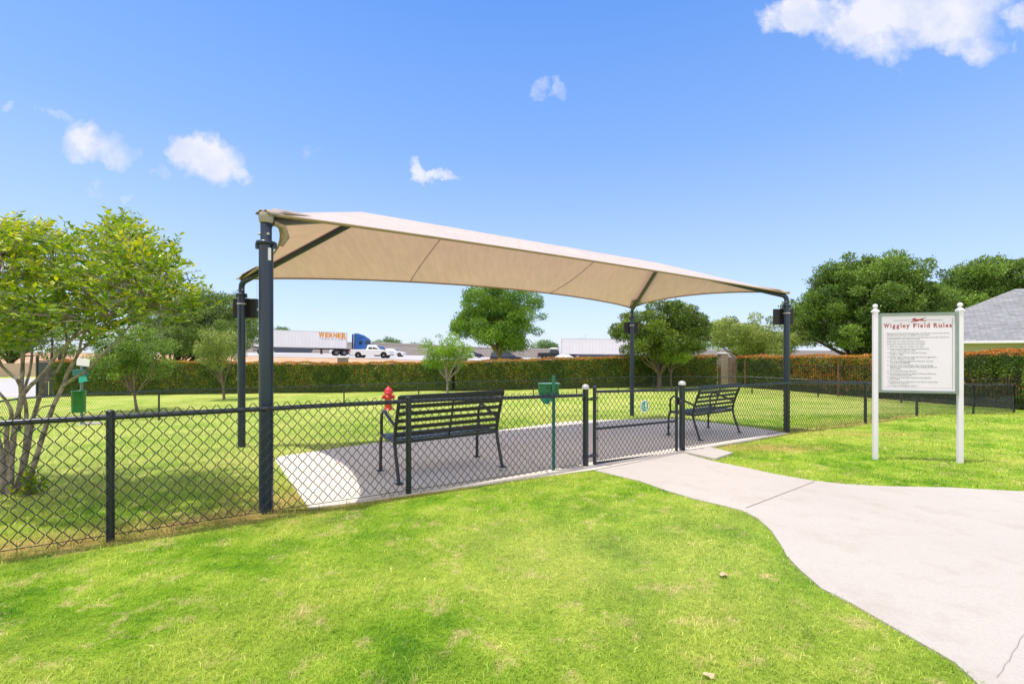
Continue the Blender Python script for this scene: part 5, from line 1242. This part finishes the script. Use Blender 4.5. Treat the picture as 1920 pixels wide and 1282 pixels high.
for (cx, cy, rx, ry, op, rot) in clouds:
    mp = N(nt, 'ShaderNodeMapping'); mp.vector_type = 'TEXTURE'; mp.inputs['Location'].default_value = ((cx-CX)/F0, -(cy-HY)/F0, 0); mp.inputs['Rotation'].default_value = (0, 0, -rot); mp.inputs['Scale'].default_value = (rx/F0, ry/F0, 1)
    nt.links.new(wp.outputs[0], mp.inputs['Vector']); ln = N(nt, 'ShaderNodeVectorMath', operation='LENGTH'); nt.links.new(mp.outputs[0], ln.inputs[0])
    f = N(nt, 'ShaderNodeMapRange', interpolation_type='SMOOTHSTEP'); f.inputs['From Min'].default_value = 1.5; f.inputs['From Max'].default_value = .25; f.inputs['To Min'].default_value = 0; f.inputs['To Max'].default_value = op
    nt.links.new(ln.outputs['Value'], f.inputs['Value']); acc = f.outputs[0] if acc is None else M2('MAXIMUM', acc, f.outputs[0])
n3 = noise(nt, 26, 6, .6, vec=cv.outputs[0])
er = M2('ADD', M2('MULTIPLY', M2('SUBTRACT', n1.outputs['Fac'], .5), 1.1), M2('MULTIPLY', M2('SUBTRACT', n3.outputs['Fac'], .5), .7))
gate_ = N(nt, 'ShaderNodeMapRange'); gate_.inputs['From Min'].default_value = 0; gate_.inputs['From Max'].default_value = .25; nt.links.new(acc, gate_.inputs['Value'])
dens = M2('ADD', acc, M2('MULTIPLY', er, gate_.outputs[0]))
cr = ramp(nt, dens, [(.20,(0,0,0)),(.42,(.30,.30,.30)),(.85,(.95,.95,.95))]); ym = M2('GREATER_THAN', sx.outputs['Y'], .03); cm = M2('MULTIPLY', cr.outputs['Color'], ym)
tint = mixc(nt, 1, sky.outputs[0], (.95,.97,1.1,1), 'MULTIPLY')
grad = ramp(nt, sx.outputs['Z'], [(0,(2.45,2.85,3.6)),(.12,(1.95,2.55,3.6)),(.39,(.86,1.66,3.45)),(.66,(.27,1.06,3.2)),(.80,(2.6,2.7,2.9)),(1,(2.9,2.9,2.95))]); tint = mixc(nt, .78, tint, grad.outputs['Color'])  # whitish stops overhead are unseen bright sky, added as neutral fill
back_fill = N(nt, 'ShaderNodeMapRange'); back_fill.inputs['From Min'].default_value = 0; back_fill.inputs['From Max'].default_value = -.35; back_fill.inputs['To Max'].default_value = .75; nt.links.new(sx.outputs['Y'], back_fill.inputs['Value'])
tint = mixc(nt, back_fill.outputs[0], tint, (5.6,5.2,5.4,1))  # unseen bright sky behind the camera, added to fill camera-facing sides
cloudcol = ramp(nt, n2.outputs['Fac'], [(.35,(2.35,2.65,3.45)),(.6,(3.3,3.3,3.6))])
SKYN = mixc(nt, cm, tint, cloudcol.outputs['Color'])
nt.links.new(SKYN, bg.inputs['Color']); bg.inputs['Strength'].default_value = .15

# ------------------------------------------------------------------ camera, render look
cam = bpy.data.cameras.new('camera'); co = bpy.data.objects.new('camera', cam); COL.objects.link(co); S.camera = co
co.location = (0, 0, EYE); co.rotation_euler = (PI/2, 0, 0); cam.sensor_width = 36; cam.lens = 36*F0/1920; cam.shift_y = (HY-641)/1920; cam.clip_start = .05; cam.clip_end = 4000
S.view_settings.view_transform = 'Standard'; S.view_settings.look = 'None'; S.view_settings.exposure = .9; S.view_settings.gamma = 1
S.cycles.max_bounces = 6; S.cycles.transparent_max_bounces = 6; S.cycles.use_denoising = True
